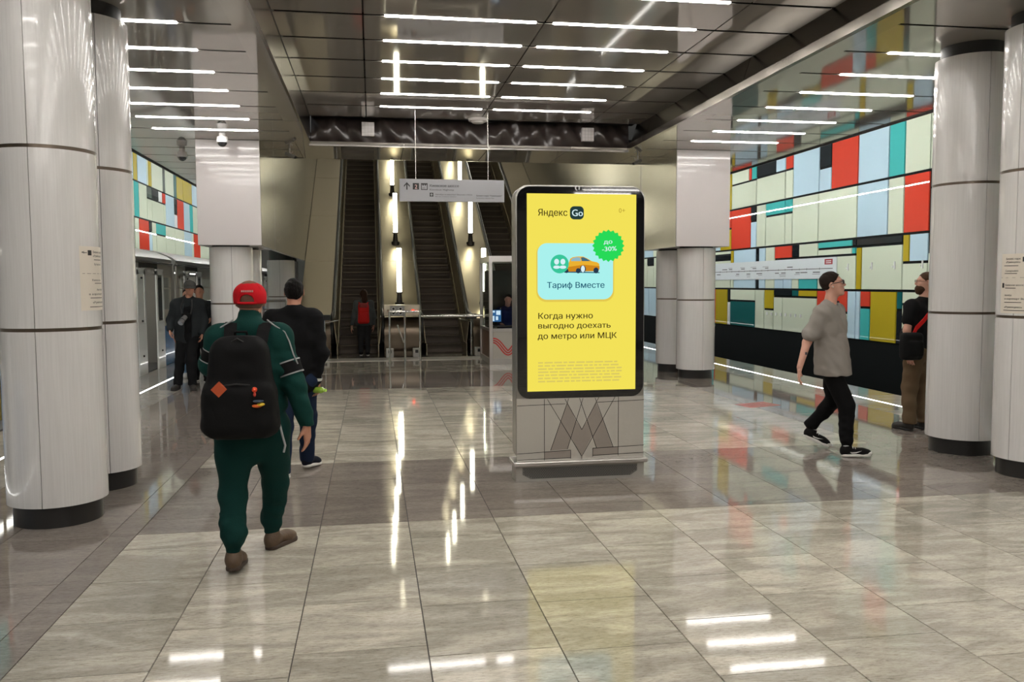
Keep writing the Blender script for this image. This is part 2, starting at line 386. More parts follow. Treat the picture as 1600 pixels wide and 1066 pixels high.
RP += [(26.01, 25.92, r0, r1, 'R'), (25.92, 24.99, r0, r1, 'Y'), (24.99, 24.78, 1.09, r1, 'K'), (24.99, 24.78, r0, 1.09, 'W'), (24.78, 23.06, 1.12, r1, 'P'), (24.78, 23.06, r0, 1.12, 'G'),
       (23.06, 22.48, r0, r1, 'P'), (22.48, 21.91, .918, r1, 'Y'), (22.48, 21.91, r0, .918, 'P'), (21.91, 20.89, 1.284, r1, 'K'), (21.91, 21.40, r0, 1.284, 'P'), (20.89, 20.55, 1.284, r1, 'G'), (20.55, 19.61, 1.284, r1, 'Y'), (21.40, 19.61, r0, 1.284, 'P'),
       (19.61, 18.24, .95, r1, 'R'), (19.61, 18.24, r0, .95, 'P'), (18.24, 17.89, r0, r1, 'B'), (17.89, 17.71, r0, r1, 'B'), (17.71, 17.32, 1.093, r1, 'R'), (17.71, 17.32, r0, 1.093, 'T'), (17.32, 16.36, r0, r1, 'Y'),
       (16.36, 16.17, 1.075, r1, 'G'), (16.36, 16.17, r0, 1.075, 'K'), (16.17, 15.37, 1.2, r1, 'P'), (16.17, 15.37, r0, 1.2, 'P')]
for k in range(5):
    RP += row_fill(3., 15.37, ROWS[k], ROWS[k+1]); RP += row_fill(24.76 if k in (2, 3) else (26.01 if k < 2 else 3), 40 if k < 4 else 40, ROWS[k], ROWS[k+1]) if k != 4 else row_fill(15.37, 40, r4, r5)
wr = sroot('wall_right', (XR, 18, 0))
MB().box(XR, XR+.3, -12, 60, -1.5, 6.4).build('wall_slab', mat('mural_backing', (.006, .008, .008), .7, spec=.1), wr)
mural(wr, XR, 1, RP)
LP = []
def seq(ys, cs, z0, z1): return [(ys[i], ys[i+1], z0, z1, c) for i, c in enumerate(cs) if c != '-']
LP += seq([29.1, 29.6, 30.78, 30.98, 31.42, 33.0, 33.38, 34.77, 35.25, 36.39, 38.14, 39.9], 'YBPYPOPGYYB', r4, r5)
LP += seq([29.1, 29.68, 30.7], 'TP', r3, r4) + [(30.7, 31.35, 4.62, r4, 'O'), (31.35, 32.31, 4.62, r4, 'K'), (32.31, 32.85, 4.62, r4, 'W'), (32.85, 33.36, 4.62, r4, 'R'), (30.7, 31.35, r3, 4.62, 'P'), (31.35, 33.05, r3, 4.62, 'P'), (33.05, 33.36, r3, 4.62, 'P')]
LP += [(33.36, 34.74, r3, r4, 'B'), (34.74, 35.25, 4.4, r4, 'K'), (34.74, 35.25, r3, 4.4, 'W')]+seq([35.25, 36.45, 37.59, 38.22, 40.2], 'RBTP', r3, r4)
LP += [(29.1, 29.59, r2, r3, 'P'), (29.59, 30.86, r2, r3, 'R'), (30.86, 31.27, 3.5, r3, 'K'), (30.86, 31.27, r2, 3.5, 'B'), (31.27, 31.84, r2, r3, 'P'), (31.84, 33.27, 3.45, r3, 'T'), (31.84, 33.27, r2, 3.45, 'P')]+seq([33.27, 34.74, 36.4, 37.89, 38.25, 39.65, 41.86], 'PPBPRP', r2, r3)
for k in range(5):
    LP += row_fill(10, 29.1, ROWS[k], ROWS[k+1])
    LP += row_fill({4: 39.9, 3: 40.2, 2: 41.86}.get(k, 29.1), 56, ROWS[k], ROWS[k+1])
wl = sroot('wall_left', (XL, 30, 0))
MB().box(XL-.3, XL, -12, 60, -1.5, 6.4).build('wall_slab', MATS['mural_backing'], wl)
mural(wl, XL, -1, LP)
# end walls
structure(MB().box(XL-.3, XR+.3, 60, 60.3, -1.5, 6.5).build('wall_far', mat('end_wall', (.25, .24, .22), .6)))
structure(MB().box(XL-.3, XR+.3, -12.3, -12, -1.5, 6.5).build('wall_behind', mat('end_wall_pale', (.45, .43, .40), .5)))
# ================================================================== ceiling
ceil = sroot('ceiling', (CX, 8, Z1))
CE_L, CE_R = CX-HW_CEIL, CX+HW_CEIL
YE = 14.0; YO = 15.68
CFL, CFR = -.92, 4.44
GR = .028
def cpanel(x0, x1, y0, y1, z, name='ceiling_panel'):
    o = MB().box(x0, x1, y0, y1, z, z+.03).build(name, CEIL, ceil)
    return o
# backing above the panels (dark plenum)
PL = mat('plenum_black', (.01, .009, .008), .8)
MB().box(CFL, CFR, -12, YE+.3, Z2+.05, Z2+.12).build('ceiling_backing', PL, ceil)
for a, b in ((CE_L, CFL-.02), (CFR+.02, CE_R)): MB().box(a, b, -12, YO, Z1+.06, Z1+.12).build('ceiling_backing', PL, ceil)
for a, b in ((CE_L, -1.79), (5.2, CE_R)): MB().box(a, b, YO, 60, Z1+.06, Z1+.12).build('ceiling_backing', PL, ceil)
rows = list(range(-20, 7))
for k in rows:
    ya, yb = Y0+PITCH*k+GR, Y0+PITCH*(k+1)-GR
    for (a, b) in ((CFL, -.045), (-.045, 1.77), (1.77, 3.585), (3.585, CFR)):
        cpanel(a+.008, b-.008, ya, min(yb, YE), Z2)
CSIDE = ((CE_L, CFL-.24), (CFR+.12, CE_R))
for k in range(-20, 44):
    ya, yb = Y0+PITCH*k+GR*.8, Y0+PITCH*(k+1)-GR*.8
    for i, (a, b) in enumerate(CSIDE):
        if yb > YO:
            if i == 0: b = -1.79
            else: a = 5.2
        cpanel(a, b, ya, yb, Z1)
GROOVE = mat('groove_black', (.004, .004, .004), .9, spec=.0)
for k in range(-20, 7): MB().box(CFL+.03, CFR-.02, Y0+PITCH*k-GR-.001, Y0+PITCH*k+GR+.001, Z2+.006, Z2+.012).build('groove', GROOVE, ceil)
for k in range(-20, 44):
    for i, (a, b) in enumerate(CSIDE):
        if Y0+PITCH*k > YO: a, b = (a, -1.79) if i == 0 else (5.2, b)
        MB().box(a, b, Y0+PITCH*k-GR*.8-.001, Y0+PITCH*k+GR*.8+.001, Z1+.005, Z1+.011).build('groove', GROOVE, ceil)
# solid margins next to the recess
MB().box(CFL-.24, CFL-.02, -12, YE, Z1, Z1+.03).build('ceiling_margin', CEIL, ceil)
MB().box(CFR-.16, CFR+.12, -12, YE, Z1, Z1+.03).build('ceiling_margin', CEIL, ceil)
# strip of ceiling between the recess and the escalator hall, with its three seams
for a, b in ((CSIDE[0][1], .55), (.55, 1.95), (1.95, 3.3), (3.3, CSIDE[1][0])):
    MB().box(a+.006, b-.006, YE, YO, Z1, Z1+.03).build('ceiling_panel', CEIL, ceil)
MB().box(CSIDE[0][1], CSIDE[1][0], YE+.2, YO, Z1+.05, Z1+.2).build('ceiling_backing', PL, ceil)
for a, b in ((CSIDE[0][1]-.0, -1.75), (5.17, CSIDE[1][0])): pass
# recess sides
trim = sroot('trim_1', (CX, 8, Z1))
BEAM_DARK_REFL = mat('recess_side', (.15, .14, .125), .25, metal=1.)  # right face: its dark reflection put into a darker metal colour
y = -12
while y < YE:
    y1 = min(y+3.6, YE)
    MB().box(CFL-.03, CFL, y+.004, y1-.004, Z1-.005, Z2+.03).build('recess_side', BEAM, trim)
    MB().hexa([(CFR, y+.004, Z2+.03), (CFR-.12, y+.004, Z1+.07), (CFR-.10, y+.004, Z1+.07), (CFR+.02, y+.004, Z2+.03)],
              [(CFR, y1-.004, Z2+.03), (CFR-.12, y1-.004, Z1+.07), (CFR-.10, y1-.004, Z1+.07), (CFR+.02, y1-.004, Z2+.03)]).build('recess_side', BEAM_DARK_REFL, trim)
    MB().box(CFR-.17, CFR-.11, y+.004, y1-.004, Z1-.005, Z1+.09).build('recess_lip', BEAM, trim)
    y = y1
MB().box(CFL-.03, CFR-.11, YE+.10, YE+.16, Z1-.02, Z1+.035).build('recess_lip', ALU, trim)
# outer upstand of ceiling and track vault
tr2 = sroot('trim_2', (CX, 8, Z1))
for s in (-1, 1):
    x = CX+s*HW_CEIL
    a, b = sorted((x, x-s*.03)); MB().box(a, b, -12, 60, Z1-.02, Z1+.12).build('ceiling_edge', BLACK, tr2)
    a, b = sorted((x-s*.4, CX+s*(HW_WALL+.3))); MB().box(a, b, -12, 60, 6.4, 6.5).build('track_vault', mat('vault_grey', (.3, .29, .28), .7), tr2)
    a, b = sorted((x-s*.4, x-s*.34)); MB().box(a, b, -12, 60, Z1+.12, 6.4).build('vault_side', MATS['vault_grey'], tr2)
# ---------------------------------------------------------------- cove lamps hidden above the ceiling edge
for s, nm in ((-1, 'left'), (1, 'right')):
    x = CX+s*(HW_CEIL+.10)
    t = thing('cove_light', 'long white lamp above the %s ceiling edge washing the coloured wall' % nm, 'light', (x, 20, 4.25))
    y = 2
    while y < 56:
        MB().box(x-.02, x+.02, y, y+2.9, 4.23, 4.27).build('lamp_housing', ALU, t)
        a, b = sorted((x+s*.022, x+s*.03))
        MB().box(a, b, y, y+2.9, 4.236, 4.264).build('lamp_tube', COVE, t); y += 3.0
    for yy in range(3, 56, 6): MB().box(x-.03, x+.0, yy, yy+.03, Z1+.1, 4.25).build('bracket', ALU, t)
# ---------------------------------------------------------------- ceiling strip lights
ordn = ['nearest', 'second nearest', 'third nearest', 'fourth nearest', 'fifth nearest', 'third farthest', 'second farthest', 'farthest']
def strip(x0, x1, y, z, label, group, first={}):
    L = round(x1-x0, 3)
    if L not in first:
        t = thing('strip_light', label, 'light', ((x0+x1)/2, y, z), group)
        MB().box(x0+.02, x1-.02, y-.023, y+.023, z-.008, z+.012).build('light_tube', LAMP, t, bevel=.006)
        MB().box(x0-.01, x1+.01, y-.026, y+.026, z+.014, z+.045).build('housing', PL, t)
        first[L] = t; return t
    return copy_tree(first[L], ((x0+x1)/2, y, z), label)
for k in range(0, 7):
    o = ['nearest and topmost in view', 'second nearest', 'third nearest', 'fourth nearest', 'third from the far end', 'second from the far end', 'farthest, beside the black drape'][k]
    strip(.145, 1.705, Y0+PITCH*k+.0, Z2, 'long white strip light in left half of recessed ceiling, row '+o, 'strip lights in the recessed ceiling')
    strip(1.84, 3.40, Y0+PITCH*k, Z2, 'long white strip light in right half of recessed ceiling, row '+o, 'strip lights in the recessed ceiling')
    o2 = ['nearest the camera', 'second nearest the camera', 'third nearest the camera', 'fourth, the middle one', 'fifth from the camera', 'last but one', 'last, in front of white casing'][k]
    strip(CX-4.78, CX-3.29, Y0+PITCH*k, Z1, 'white strip light in low ceiling over left aisle, '+o2, 'strip lights over the side aisles')
    strip(CX+3.30, CX+4.79, Y0+PITCH*k, Z1, 'white strip light in low ceiling over right aisle, '+o2, 'strip lights over the side aisles')
for k in range(-18, 0):
    for (a, b, z, nm) in ((.145, 1.705, Z2, 'recessed'), (1.84, 3.40, Z2, 'recessed'), (CX-4.78, CX-3.29, Z1, 'low'), (CX+3.30, CX+4.79, Z1, 'low')):
        if z == Z1 and k % 9 in (7, 8): continue
        strip(a, b, Y0+PITCH*k, z, 'white strip light in the %s ceiling behind the viewer' % nm, 'strip lights behind the viewer')
# ---------------------------------------------------------------- drape over the end of the recess
DR = mat('drape_cloth', (.055, .042, .038), .28, spec=.6, bump=.3, bscale=14)
nx, nz = 160, 14
vs = []; fs = []
for i in range(nx+1):
    x = CFL+(CFR-CFL-.1)*i/nx
    for j in range(nz+1):
        v = j/nz; z = Z1+.0+(Z2-Z1+.04)*v
        ph = x*9+1.6*math.sin(x*2.3)+(v-.5)*5*math.sin(x*1.7+.5)
        vs.append((x, YE+.17-.07*math.sin(v*PI)+.035*math.sin(ph)+.018*math.sin(x*23+v*6), z+.012*math.sin(x*6)))
for i in range(nx):
    for j in range(nz):
        a = i*(nz+1)+j; fs.append((a, a+nz+1, a+nz+2, a+1))
d = MB().add(vs, fs).build('drape', DR, smooth=True, loc=(1.76, YE+.17, Z1)); tag(d, 'wrinkled black cloth drape hung across far end of recessed ceiling', 'drape')
for x, nm in ((-.02, 'left'), (3.60, 'right')):
    t = thing('speaker_grille', 'small white square grille on black drape, %s one' % nm, 'speaker', (x, YE+.02, 4.03), 'white square grilles on the drape')
    MB().box(x-.1, x+.1, YE, YE+.09, 4.03, 4.25).build('housing', mat('grille_white', (.8, .76, .76), .5), t, bevel=.004)
    for i in range(1, 4):
        MB().box(x-.095, x+.095, YE-.004, YE, 4.03+i*.055-.003, 4.03+i*.055+.003).build('grille_bar', ALU, t)
        MB().box(x-.1+i*.05-.003, x-.1+i*.05+.003, YE-.004, YE, 4.035, 4.245).build('grille_bar', ALU, t)
t = thing('smoke_detector', 'round white detector on recessed ceiling seam in front of drape', 'detector', (1.72, 13.75, Z2))
MB().cyl(1.72, 13.75, .15, Z2-.04, Z2, 24, r2=.16).build('detector_base', mat('offwhite', (.7, .67, .64), .4), t, smooth=True)
MB().cyl(1.72, 13.75, .09, Z2-.07, Z2-.04, 24, r2=.11).build('detector_dome', MATS['offwhite'], t, smooth=True)
# dome cameras
def dome(x, y, z, label):
    t = thing('dome_camera', label, 'camera', (x, y, z), 'dome cameras')
    WH = mat('camera_white', (.75, .74, .75), .35)
    MB().cyl(x, y, .045, z-.05, z, 20).build('mount', WH, t, smooth=True)
    MB().cyl(x, y, .085, z-.13, z-.05, 24, r2=.075).build('housing', WH, t, smooth=True)
    MB().sphere((x, y, z-.13), .07, 20, 12).build('dome_glass', mat('dome_smoke', (.03, .03, .035), .05, coat=1), t, smooth=True)
    MB().cyl(x, y, .087, z-.135, z-.125, 24).build('dome_rim', WH, t, smooth=True)
dome(-3.05, 14.9, Z1, 'white dome camera on low ceiling above the train')
dome(-2.15, 13.3, Z1, 'white dome camera on low ceiling just above left white casing')
def bullet(x, y, z, dx, label):
    t = thing('bullet_camera', label, 'camera', (x, y, z), 'bullet cameras by the hall opening')
    MB().tube([(x, y, z), (x, y, z-.08)], .014).build('mount', ALU, t, smooth=True)
    MB().tube([(x-dx*.05, y+.02, z-.05), (x, y, z-.10)], .010).build('bracket_arm', ALU, t, smooth=True)
    MB().tube([(x+dx*.06, y, z-.08), (x-dx*.09, y-.06, z-.15)], .028, 14).build('camera_body', mat('cam_grey', (.25, .24, .22), .4, metal=.6), t, smooth=True)
    MB().tube([(x-dx*.09, y-.06, z-.15), (x-dx*.105, y-.066, z-.157)], .022, 14).build('lens', BLACK, t, smooth=True)
bullet(4.65, 14.6, Z1, 1, 'grey bullet camera hanging by right white casing')
bullet(-1.3, 14.6, Z1, -1, 'grey bullet camera hanging by left polished wall')
# ================================================================== escalator hall shell
HXL, HXR = -1.72, 5.13
wel = sroot('wall_escalator_left', (HXL, 20, 2.28))
wer = sroot('wall_escalator_right', (HXR, 20, 2.28))
for par, x0, x1 in ((wel, HXL-.05, HXL+.02), (wer, HXR-.02, HXR+.05)):
    y = 15.95 if par is wer else 15.95
    ye = [13.86, 15.2, 16.5, 18.2, 20.2, 22.4, 25.2, 28.5, 32, 36]
    for i in range(len(ye)-1):
        a, b = ye[i], ye[i+1]
        if b > 15.8:
            MB().box(x0, x1, max(a, YO)+.003, b-.003, 2.28 if b < 26 else 2.9, 5.2).build('wall_panel', HALL, par)
            MB().box(x0, x1, max(a, YO)+.003, b-.003, 5.2, 14).build('wall_panel', HALL, par)
        if a < 15.8: MB().box(x0, x1, a+.003, min(b, YO)-.003, 2.28, Z1-.002).build('wall_panel', HALL, par)
# lintel above ceiling edge, sloping vault, end wall
structure(MB().box(HXL, HXR, YO, YO+.05, Z1, 7).build('wall_lintel', HALL))
HC = mat('hall_ceiling', (.30, .28, .24), .4, metal=.5)
structure(MB().hexa([(HXL-.1, YO, 6.2), (HXR+.1, YO, 6.2), (HXR+.1, YO, 6.4), (HXL-.1, YO, 6.4)], [(HXL-.1, 37, 14.4), (HXR+.1, 37, 14.4), (HXR+.1, 37, 14.6), (HXL-.1, 37, 14.6)]).build('ceiling_hall', HC))
structure(MB().box(HXL-.1, HXR+.1, 36.5, 36.7, 6, 14.6).build('wall_hall_end', HC))
for x, nm in ((HXL+.9, 'left'), (HXR-.9, 'right')):  # unseen lamps added to brighten the hall walls and decks
    t = thing('hall_fill_light', 'added line of white fill lamps, out of view, under the %s side of the sloping escalator hall ceiling' % nm, 'light', (x, 24, 11), 'added fill lamps high in the escalator hall')
    for i in range(8):
        y = 17+2.3*i; z = 6.2+(y-YO)*.3846-.08; 
        MB().hexa([(x-.06, y, z-.03), (x+.06, y, z-.03), (x+.06, y, z), (x-.06, y, z)], [(x-.06, y+1.5, z-.03+.577), (x+.06, y+1.5, z-.03+.577), (x+.06, y+1.5, z+.577), (x-.06, y+1.5, z+.577)]).build('light_tube', HALL_FILL, t)
# ================================================================== columns
def shell(cx, cy, r, z0, z1, angles, par):
    for i in range(len(angles)):
        a0 = math.radians(angles[i]); a1 = math.radians(angles[(i+1) % len(angles)]); 
        if a1 <= a0: a1 += 2*PI
        g = .0022/r; n = 20
        A = [a0+g+(a1-a0-2*g)*k/n for k in range(n+1)]
        vs = []
        for z in (z0, z1):
            for rr in (r, r-.02): vs += [(cx+rr*math.cos(a), cy+rr*math.sin(a), z) for a in A]
        m = n+1; fs = []
        for k in range(n):
            fs += [(k, k+1, 2*m+k+1, 2*m+k), (m+k, 3*m+k, 3*m+k+1, m+k+1), (k, m+k, m+k+1, k+1), (2*m+k, 2*m+k+1, 3*m+k+1, 3*m+k)]
        fs += [(0, 2*m, 3*m, m), (n, m+n, 3*m+n, 2*m+n)]
        MB().add(vs, fs).build('shell_panel', WHITE, par, smooth=True)
CR = .325
def column(cx, cy, label, angles, full=True):
    CR = .325 if full else .333
    t = thing('column', label, 'column', (cx, cy, 0), 'round white columns')
    MB().cyl(cx, cy, CR-.038, 0, .17, 48).build('plinth', PLINTH, t, smooth=True)
    MB().cyl(cx, cy, CR-.045, .17, Z1, 40).build('core', mat('core_dark', (.03, .03, .03), .6), t, smooth=True)
    top = 3.78 if full else 2.26
    zs = [.15, 1.365, 2.59, top] if full else [.15, 1.365, top]
    for i in range(len(zs)-1):
        shell(cx, cy, CR, zs[i]+(.012 if i else 0), zs[i+1]-(.012 if i < len(zs)-2 else 0), angles, t)
        if i: MB().cyl(cx, cy, CR-.004, zs[i]-.0125, zs[i]+.0125, 60).build('joint_ring', RING, t, smooth=True)
    return t
CXL, CXR = -2.22, 5.63
c1 = column(-2.235, 6.46, 'white column at left edge of photo, front one of the near left pair', [-89, 1, 91, 181])
c2 = column(-2.265, 7.5, 'white column partly behind the nearest left column', [-150, -60, 30, 120])
c3 = column(5.63, 6.46, 'white column cut off by right edge of photo', [-165, -75, 15, 105])
c4 = column(5.72, 7.5, 'white column at right, behind the one cut by the photo edge', [-190, -100, -10, 80])
for cy, w in ((14.3, 'front one under the'), (15.4, 'rear one under the')):
    column(CXL, cy, 'white column %s left white box casing' % w, [-81, 9, 99, 189], False)
    column(CXR, cy, 'white column %s right white box casing' % w, [-89, 1, 91, 181], False)
column(CXL, 21.9, 'distant white column seen below the polished wall at left', [-90, 0, 90, 180], False)
column(CXL, 23.0, 'farthest white column at left, behind another', [-90, 0, 90, 180], False)
column(CXR, 21.9, 'distant white column at right behind the railing', [-90, 0, 90, 180], False)
for x0, x1, nm in ((-2.64, -1.69, 'left'), (5.10, 6.05, 'right')):
    t = thing('column_casing', 'white box casing around the tops of the %s column pair' % nm, 'casing', ((x0+x1)/2, 14.3, 2.28), 'white box casings')
    MB().box(x0, x1, 13.85, 13.88, 2.28, Z1-.003).build('front_panel', CASING, t, bevel=.004)
    MB().box(x0, x1, 15.8, 15.83, 2.28, Z1-.003).build('back_panel', CASING, t)
    inner, outer = ((x1-.03, x1), (x0, x0+.03)) if nm == 'left' else ((x0, x0+.03), (x1-.03, x1))
    MB().box(*inner, 13.885, 15.795, 2.28, Z1-.003).build('side_panel', HALL, t)
    MB().box(*outer, 13.885, 15.795, 2.28, Z1-.003).build('side_panel', CASING, t)
    MB().box(x0+.03, x1-.03, 13.885, 15.795, 2.29, 2.31).build('soffit', CASING, t)
# ================================================================== ESCALATORS
TAN = math.tan(math.radians(30)); YS = 20.4; YT = 34.2
def zs(y): return max(0., (y-YS)*TAN)
esc_names = ['left escalator, the one the girl with the red backpack stands on', 'middle escalator with dark steps between the two lamp rows', 'right escalator with dark steps behind the advertising kiosk']
EC = [CX-2.035, CX, CX+2.035]
def slope_box(mb, x0, x1, h0, h1, x0b=None, x1b=None, ys=YS, yt=YT):
    """slab following the incline between heights h0 and h1 above the step line"""
    x0b = x0 if x0b is None else x0b; x1b = x1 if x1b is None else x1b
    mb.hexa([(x0, ys, zs(ys)+h0), (x1, ys, zs(ys)+h0), (x1b, ys, zs(ys)+h1), (x0b, ys, zs(ys)+h1)],
            [(x0, yt, zs(yt)+h0), (x1, yt, zs(yt)+h0), (x1b, yt, zs(yt)+h1), (x0b, yt, zs(yt)+h1)]); return mb
def make_escalator(c, label):
    t = thing('escalator', label, 'escalator', (c, 19.9, 0), 'escalators')
    W = .46
    # steps
    run = .3464
    st = None
    for i in range(-1, 40):
        y = YS+run*i; z = max(0, .2*i)
        if st is None:
            mb = MB()
            # tread slab and a bowed riser in front of it
            mb.box(-W, W, 0, run+.03, -.03, 0)
            pr = [(.0, 0), (.012, -.03), (.016, -.07), (.014, -.11), (.006, -.15), (-.006, -.2)]
            n = len(pr); vs = [(-W, p[0], p[1]) for p in pr]+[(W, p[0], p[1]) for p in pr]
            mb.add(vs, [(k, k+1, n+k+1, n+k) for k in range(n-1)])
            st = mb.build('step', STEP, None); C.objects.unlink(st)
            eg = MB().box(-W, W, -.006, .012, -.012, .004).build('step_edge', STEPEDGE, None); C.objects.unlink(eg)
            make_escalator.st = st; make_escalator.eg = eg
        o = st.copy(); C.objects.link(o); o.parent = t; o.location = (0, y-19.9, z)
        g = eg.copy(); C.objects.link(g); g.parent = o; g.location = (0, 0, 0)
    MB().box(c-W, c+W, 19.3, YS-run, -.004, .006).build('comb_plate', STEEL, t)
    for s in (-1, 1):
        a = c+s*W
        # skirt and inner balustrade leaning outwards
        m = MB(); slope_box(m, *sorted((a, a+s*.015)), -.25, .28); m.box(*sorted((a, a+s*.015)), 19.75, YS, 0, .28)
        m.build('skirt', GOLD, t)
        m = MB()
        x0, x1 = sorted((a+s*.01, a+s*.03)); x0b, x1b = sorted((a+s*.075, a+s*.095))
        slope_box(m, x0, x1, .28, .90, x0b, x1b)
        m.hexa([(x0, 19.95, .28), (x1, 19.95, .28), (x1b, 19.85, .90), (x0b, 19.85, .90)], [(x0, YS, .28), (x1, YS, .28), (x1b, YS, .9), (x0b, YS, .9)])
        m.build('balustrade', GOLD, t)
        # handrail with return loop
        hx = c+s*(W+.115); pts = [(hx, YT, zs(YT)+.95), (hx, 27, zs(27)+.95), (hx, YS+.5, zs(YS+.5)+.96), (hx, YS+.15, .985+.05), (hx, YS-.1, .985), (hx, 19.95, .97)]
        for q in range(1, 10):
            an = math.radians(90+q*20); pts.append((hx, 19.95+.33*math.cos(an), .64+.33*math.sin(an)))
        pts.append((hx, 20.2, .31))
        MB().tube(pts, .038, 10).build('handrail', RUBBER, t, smooth=True)
        m = MB(); gx = c+s*(W+.07)
        slope_box(m, gx-.008, gx+.008, .90, .945); m.box(gx-.008, gx+.008, 19.95, YS, .90, .945)
        m.build('handrail_guide', CHROME, t)
    return t
for c, n in zip(EC, esc_names): make_escalator(c, n)
def divider(x0, x1, label, front=True):
    t = thing('escalator_decking', label, 'decking', ((x0+x1)/2, 20, 0), 'sloping metal decks beside the escalators')
    m = MB(); y = YS
    seams = [YS+i*2.35 for i in range(7)]
    for i in range(6):
        a, b = seams[i]+.006, seams[i+1]-.006; b = min(b, YT)
        MB().hexa([(x0, a, zs(a)+.86), (x1, a, zs(a)+.86), (x1, a, zs(a)+.91), (x0, a, zs(a)+.91)], [(x0, b, zs(b)+.86), (x1, b, zs(b)+.86), (x1, b, zs(b)+.91), (x0, b, zs(b)+.91)]).build('deck_panel', GOLD, t)
    MB().box(x0, x1, 19.95, YS-.004, .86, .91).build('deck_panel', GOLD, t)
    # rounded front panel
    pr = [(19.95, .91)]+[(19.95+.36*math.cos(math.radians(90+q*15)), .55+.36*math.sin(math.radians(90+q*15))) for q in range(1, 7)]+[(19.59, .3), (19.64, .12), (19.66, .12), (19.66, .0), (19.98, .0), (19.98, .5)]
    MB().prism(pr, 0, x0, x1).build('front_panel', mat('front_metal', (.17, .135, .10), .3, metal=.9), t, smooth=True)
    # body under the deck
    m = MB(); m.add([(x0, 19.98, 0), (x1, 19.98, 0), (x1, YT, 0), (x0, YT, 0), (x0, 19.98, .84), (x1, 19.98, .84), (x1, YS, .84), (x0, YS, .84), (x0, YT, zs(YT)+.84), (x1, YT, zs(YT)+.84)],
        [(3,2,1,0), (0,1,5,4), (4,5,6,7), (7,6,9,8), (2,3,8,9), (1,2,9,6,5), (0,4,7,8,3)]).build('body', mat('truss_dark', (.06, .05, .04), .5, metal=.5), t)
    # little white sensor boxes beside the newel feet
    for xx in ((x0+.03, x0+.2), (x1-.2, x1-.03)):
        b = MB().box(*xx, 19.42, 19.66, .0, .2).build('sensor_box', mat('offwhite2', (.62, .60, .56), .4), t, bevel=.01)
        MB().box(xx[0]+.05, xx[1]-.05, 19.41, 19.421, .1, .17).build('sensor_lens', BLACK, b)
    return t
D = [(HXL+.03, EC[0]-.60), (EC[0]+.60, EC[1]-.60), (EC[1]+.60, EC[2]-.60), (EC[2]+.60, HXR-.03)]
dn = ['wide sloping metal deck between the left polished wall and left escalator', 'sloping metal deck with lamps between left and middle escalators', 'sloping metal deck with lamps between middle and right escalators', 'sloping metal deck right of the right escalator']
for (a, b), n in zip(D, dn): divider(a, b, n)
structure(MB().box(HXL-.6, HXR+.6, 18.58, 19.28, -.002, .012).build('trim_sill', mat('sill_white', (.72, .68, .62), .3, coat=.5)))
# torch lamps
tn = ['lowest', 'second from the bottom', 'third from the bottom', 'fourth from the bottom', 'topmost']
def torch(x, y, label, cache=[]):
    z = zs(y)+.91
    if cache: return copy_tree(cache[0], (x, y, z), label)
    t = thing('escalator_lamp', label, 'lamp', (x, y, z), 'tall white lamps on the escalator decks')
    MB().cyl(x, y, .11, z-.05, z+.05, 20).build('foot', mat('lamp_foot', (.05, .045, .04), .35, metal=.8), t, smooth=True)
    MB().cyl(x, y, .075, z+.05, z+.27, 20, r2=.055).build('stem', MATS['lamp_foot'], t, smooth=True)
    MB().box(x-.075, x+.075, y-.04, y+.04, z+.27, z+.30).build('collar', MATS['lamp_foot'], t)
    MB().box(x-.055, x+.055, y-.055, y+.055, z+.30, z+1.36).build('light_tube', TORCH, t, bevel=.01)
    for dx in (-.066, .058): MB().box(x+dx, x+dx+.008, y-.06, y+.06, z+.28, z+1.37).build('frame_bar', MATS['lamp_foot'], t)
    MB().box(x-.066, x+.066, y-.06, y+.06, z+1.36, z+1.38).build('top_cap', MATS['lamp_foot'], t)
    cache.append(t); return t
for x, s in ((.66, 'left deck'), (2.72, 'right deck')):
    for i in range(5): torch(x, 20.85+2.77*i, 'tall white tube lamp on %s between escalators, %s' % (s, tn[i]))
# control desk and barrier in front of the left/middle divider
t = thing('control_box', 'metal control box with two round signs and a red light on escalator end', 'control box', (.67, 19.75, .91), None)
MB().box(.26, 1.08, 19.6, 19.95, .93, 1.19).build('housing', mat('box_metal', (.50, .45, .35), .3, metal=.8), t, bevel=.015)
for i, (xx, zz) in enumerate(((.48, 1.10), (.64, 1.10), (.48, 1.0), (.64, 1.0))):
    p = MB().prism(ngon(xx, zz, .043), 1, 19.59, 19.60).build('round_sign', mat('sign_disc', (.7, .7, .68), .4), t)
    MB().prism(ngon(xx, zz, .028), 1, 19.586, 19.59).build('sign_symbol', INK, p)
MB().prism(ngon(.92, 1.05, .035), 1, 19.585, 19.60).build('red_light', emitmat('red_led', (1, .05, .02), 4), t)
MB().box(.40, .73, 19.595, 19.6, .945, 1.165).build('sign_plate', mat('plate_grey', (.35, .35, .34), .4), t)
t = thing('barrier', 'chrome three post barrier rail standing before the left escalator pair', 'barrier', (.68, 18.2, 0))
for xx in (.36, .68, 1.0):
    p = MB().tube([(xx, 18.15, 0), (xx, 18.15, 1.08)], .022, 12).build('post', CHROME, t, smooth=True)
    MB().cyl(xx, 18.15, .05, 0, .012, 20).build('post_foot', CHROME, p, smooth=True)
MB().tube([(.36, 19.6, 1.08), (.36, 18.2, 1.08), (.38, 18.15, 1.08), (1.0-.02, 18.15, 1.08), (1.0, 18.2, 1.08), (1.0, 19.6, 1.08)], .024, 12).build('rail', CHROME, t, smooth=True)
MB().tube([(.52, 18.15, .80), (.66, 18.15, .42)], .018).build('strut', CHROME, t, smooth=True)
t = thing('barrier', 'straight chrome rail across the foot of the middle escalator', 'barrier', (1.7, 18.7, .9))
MB().tube([(1.0, 18.8, .96), (2.40, 18.7, .96)], .03, 12).build('rail', CHROME, t, smooth=True)
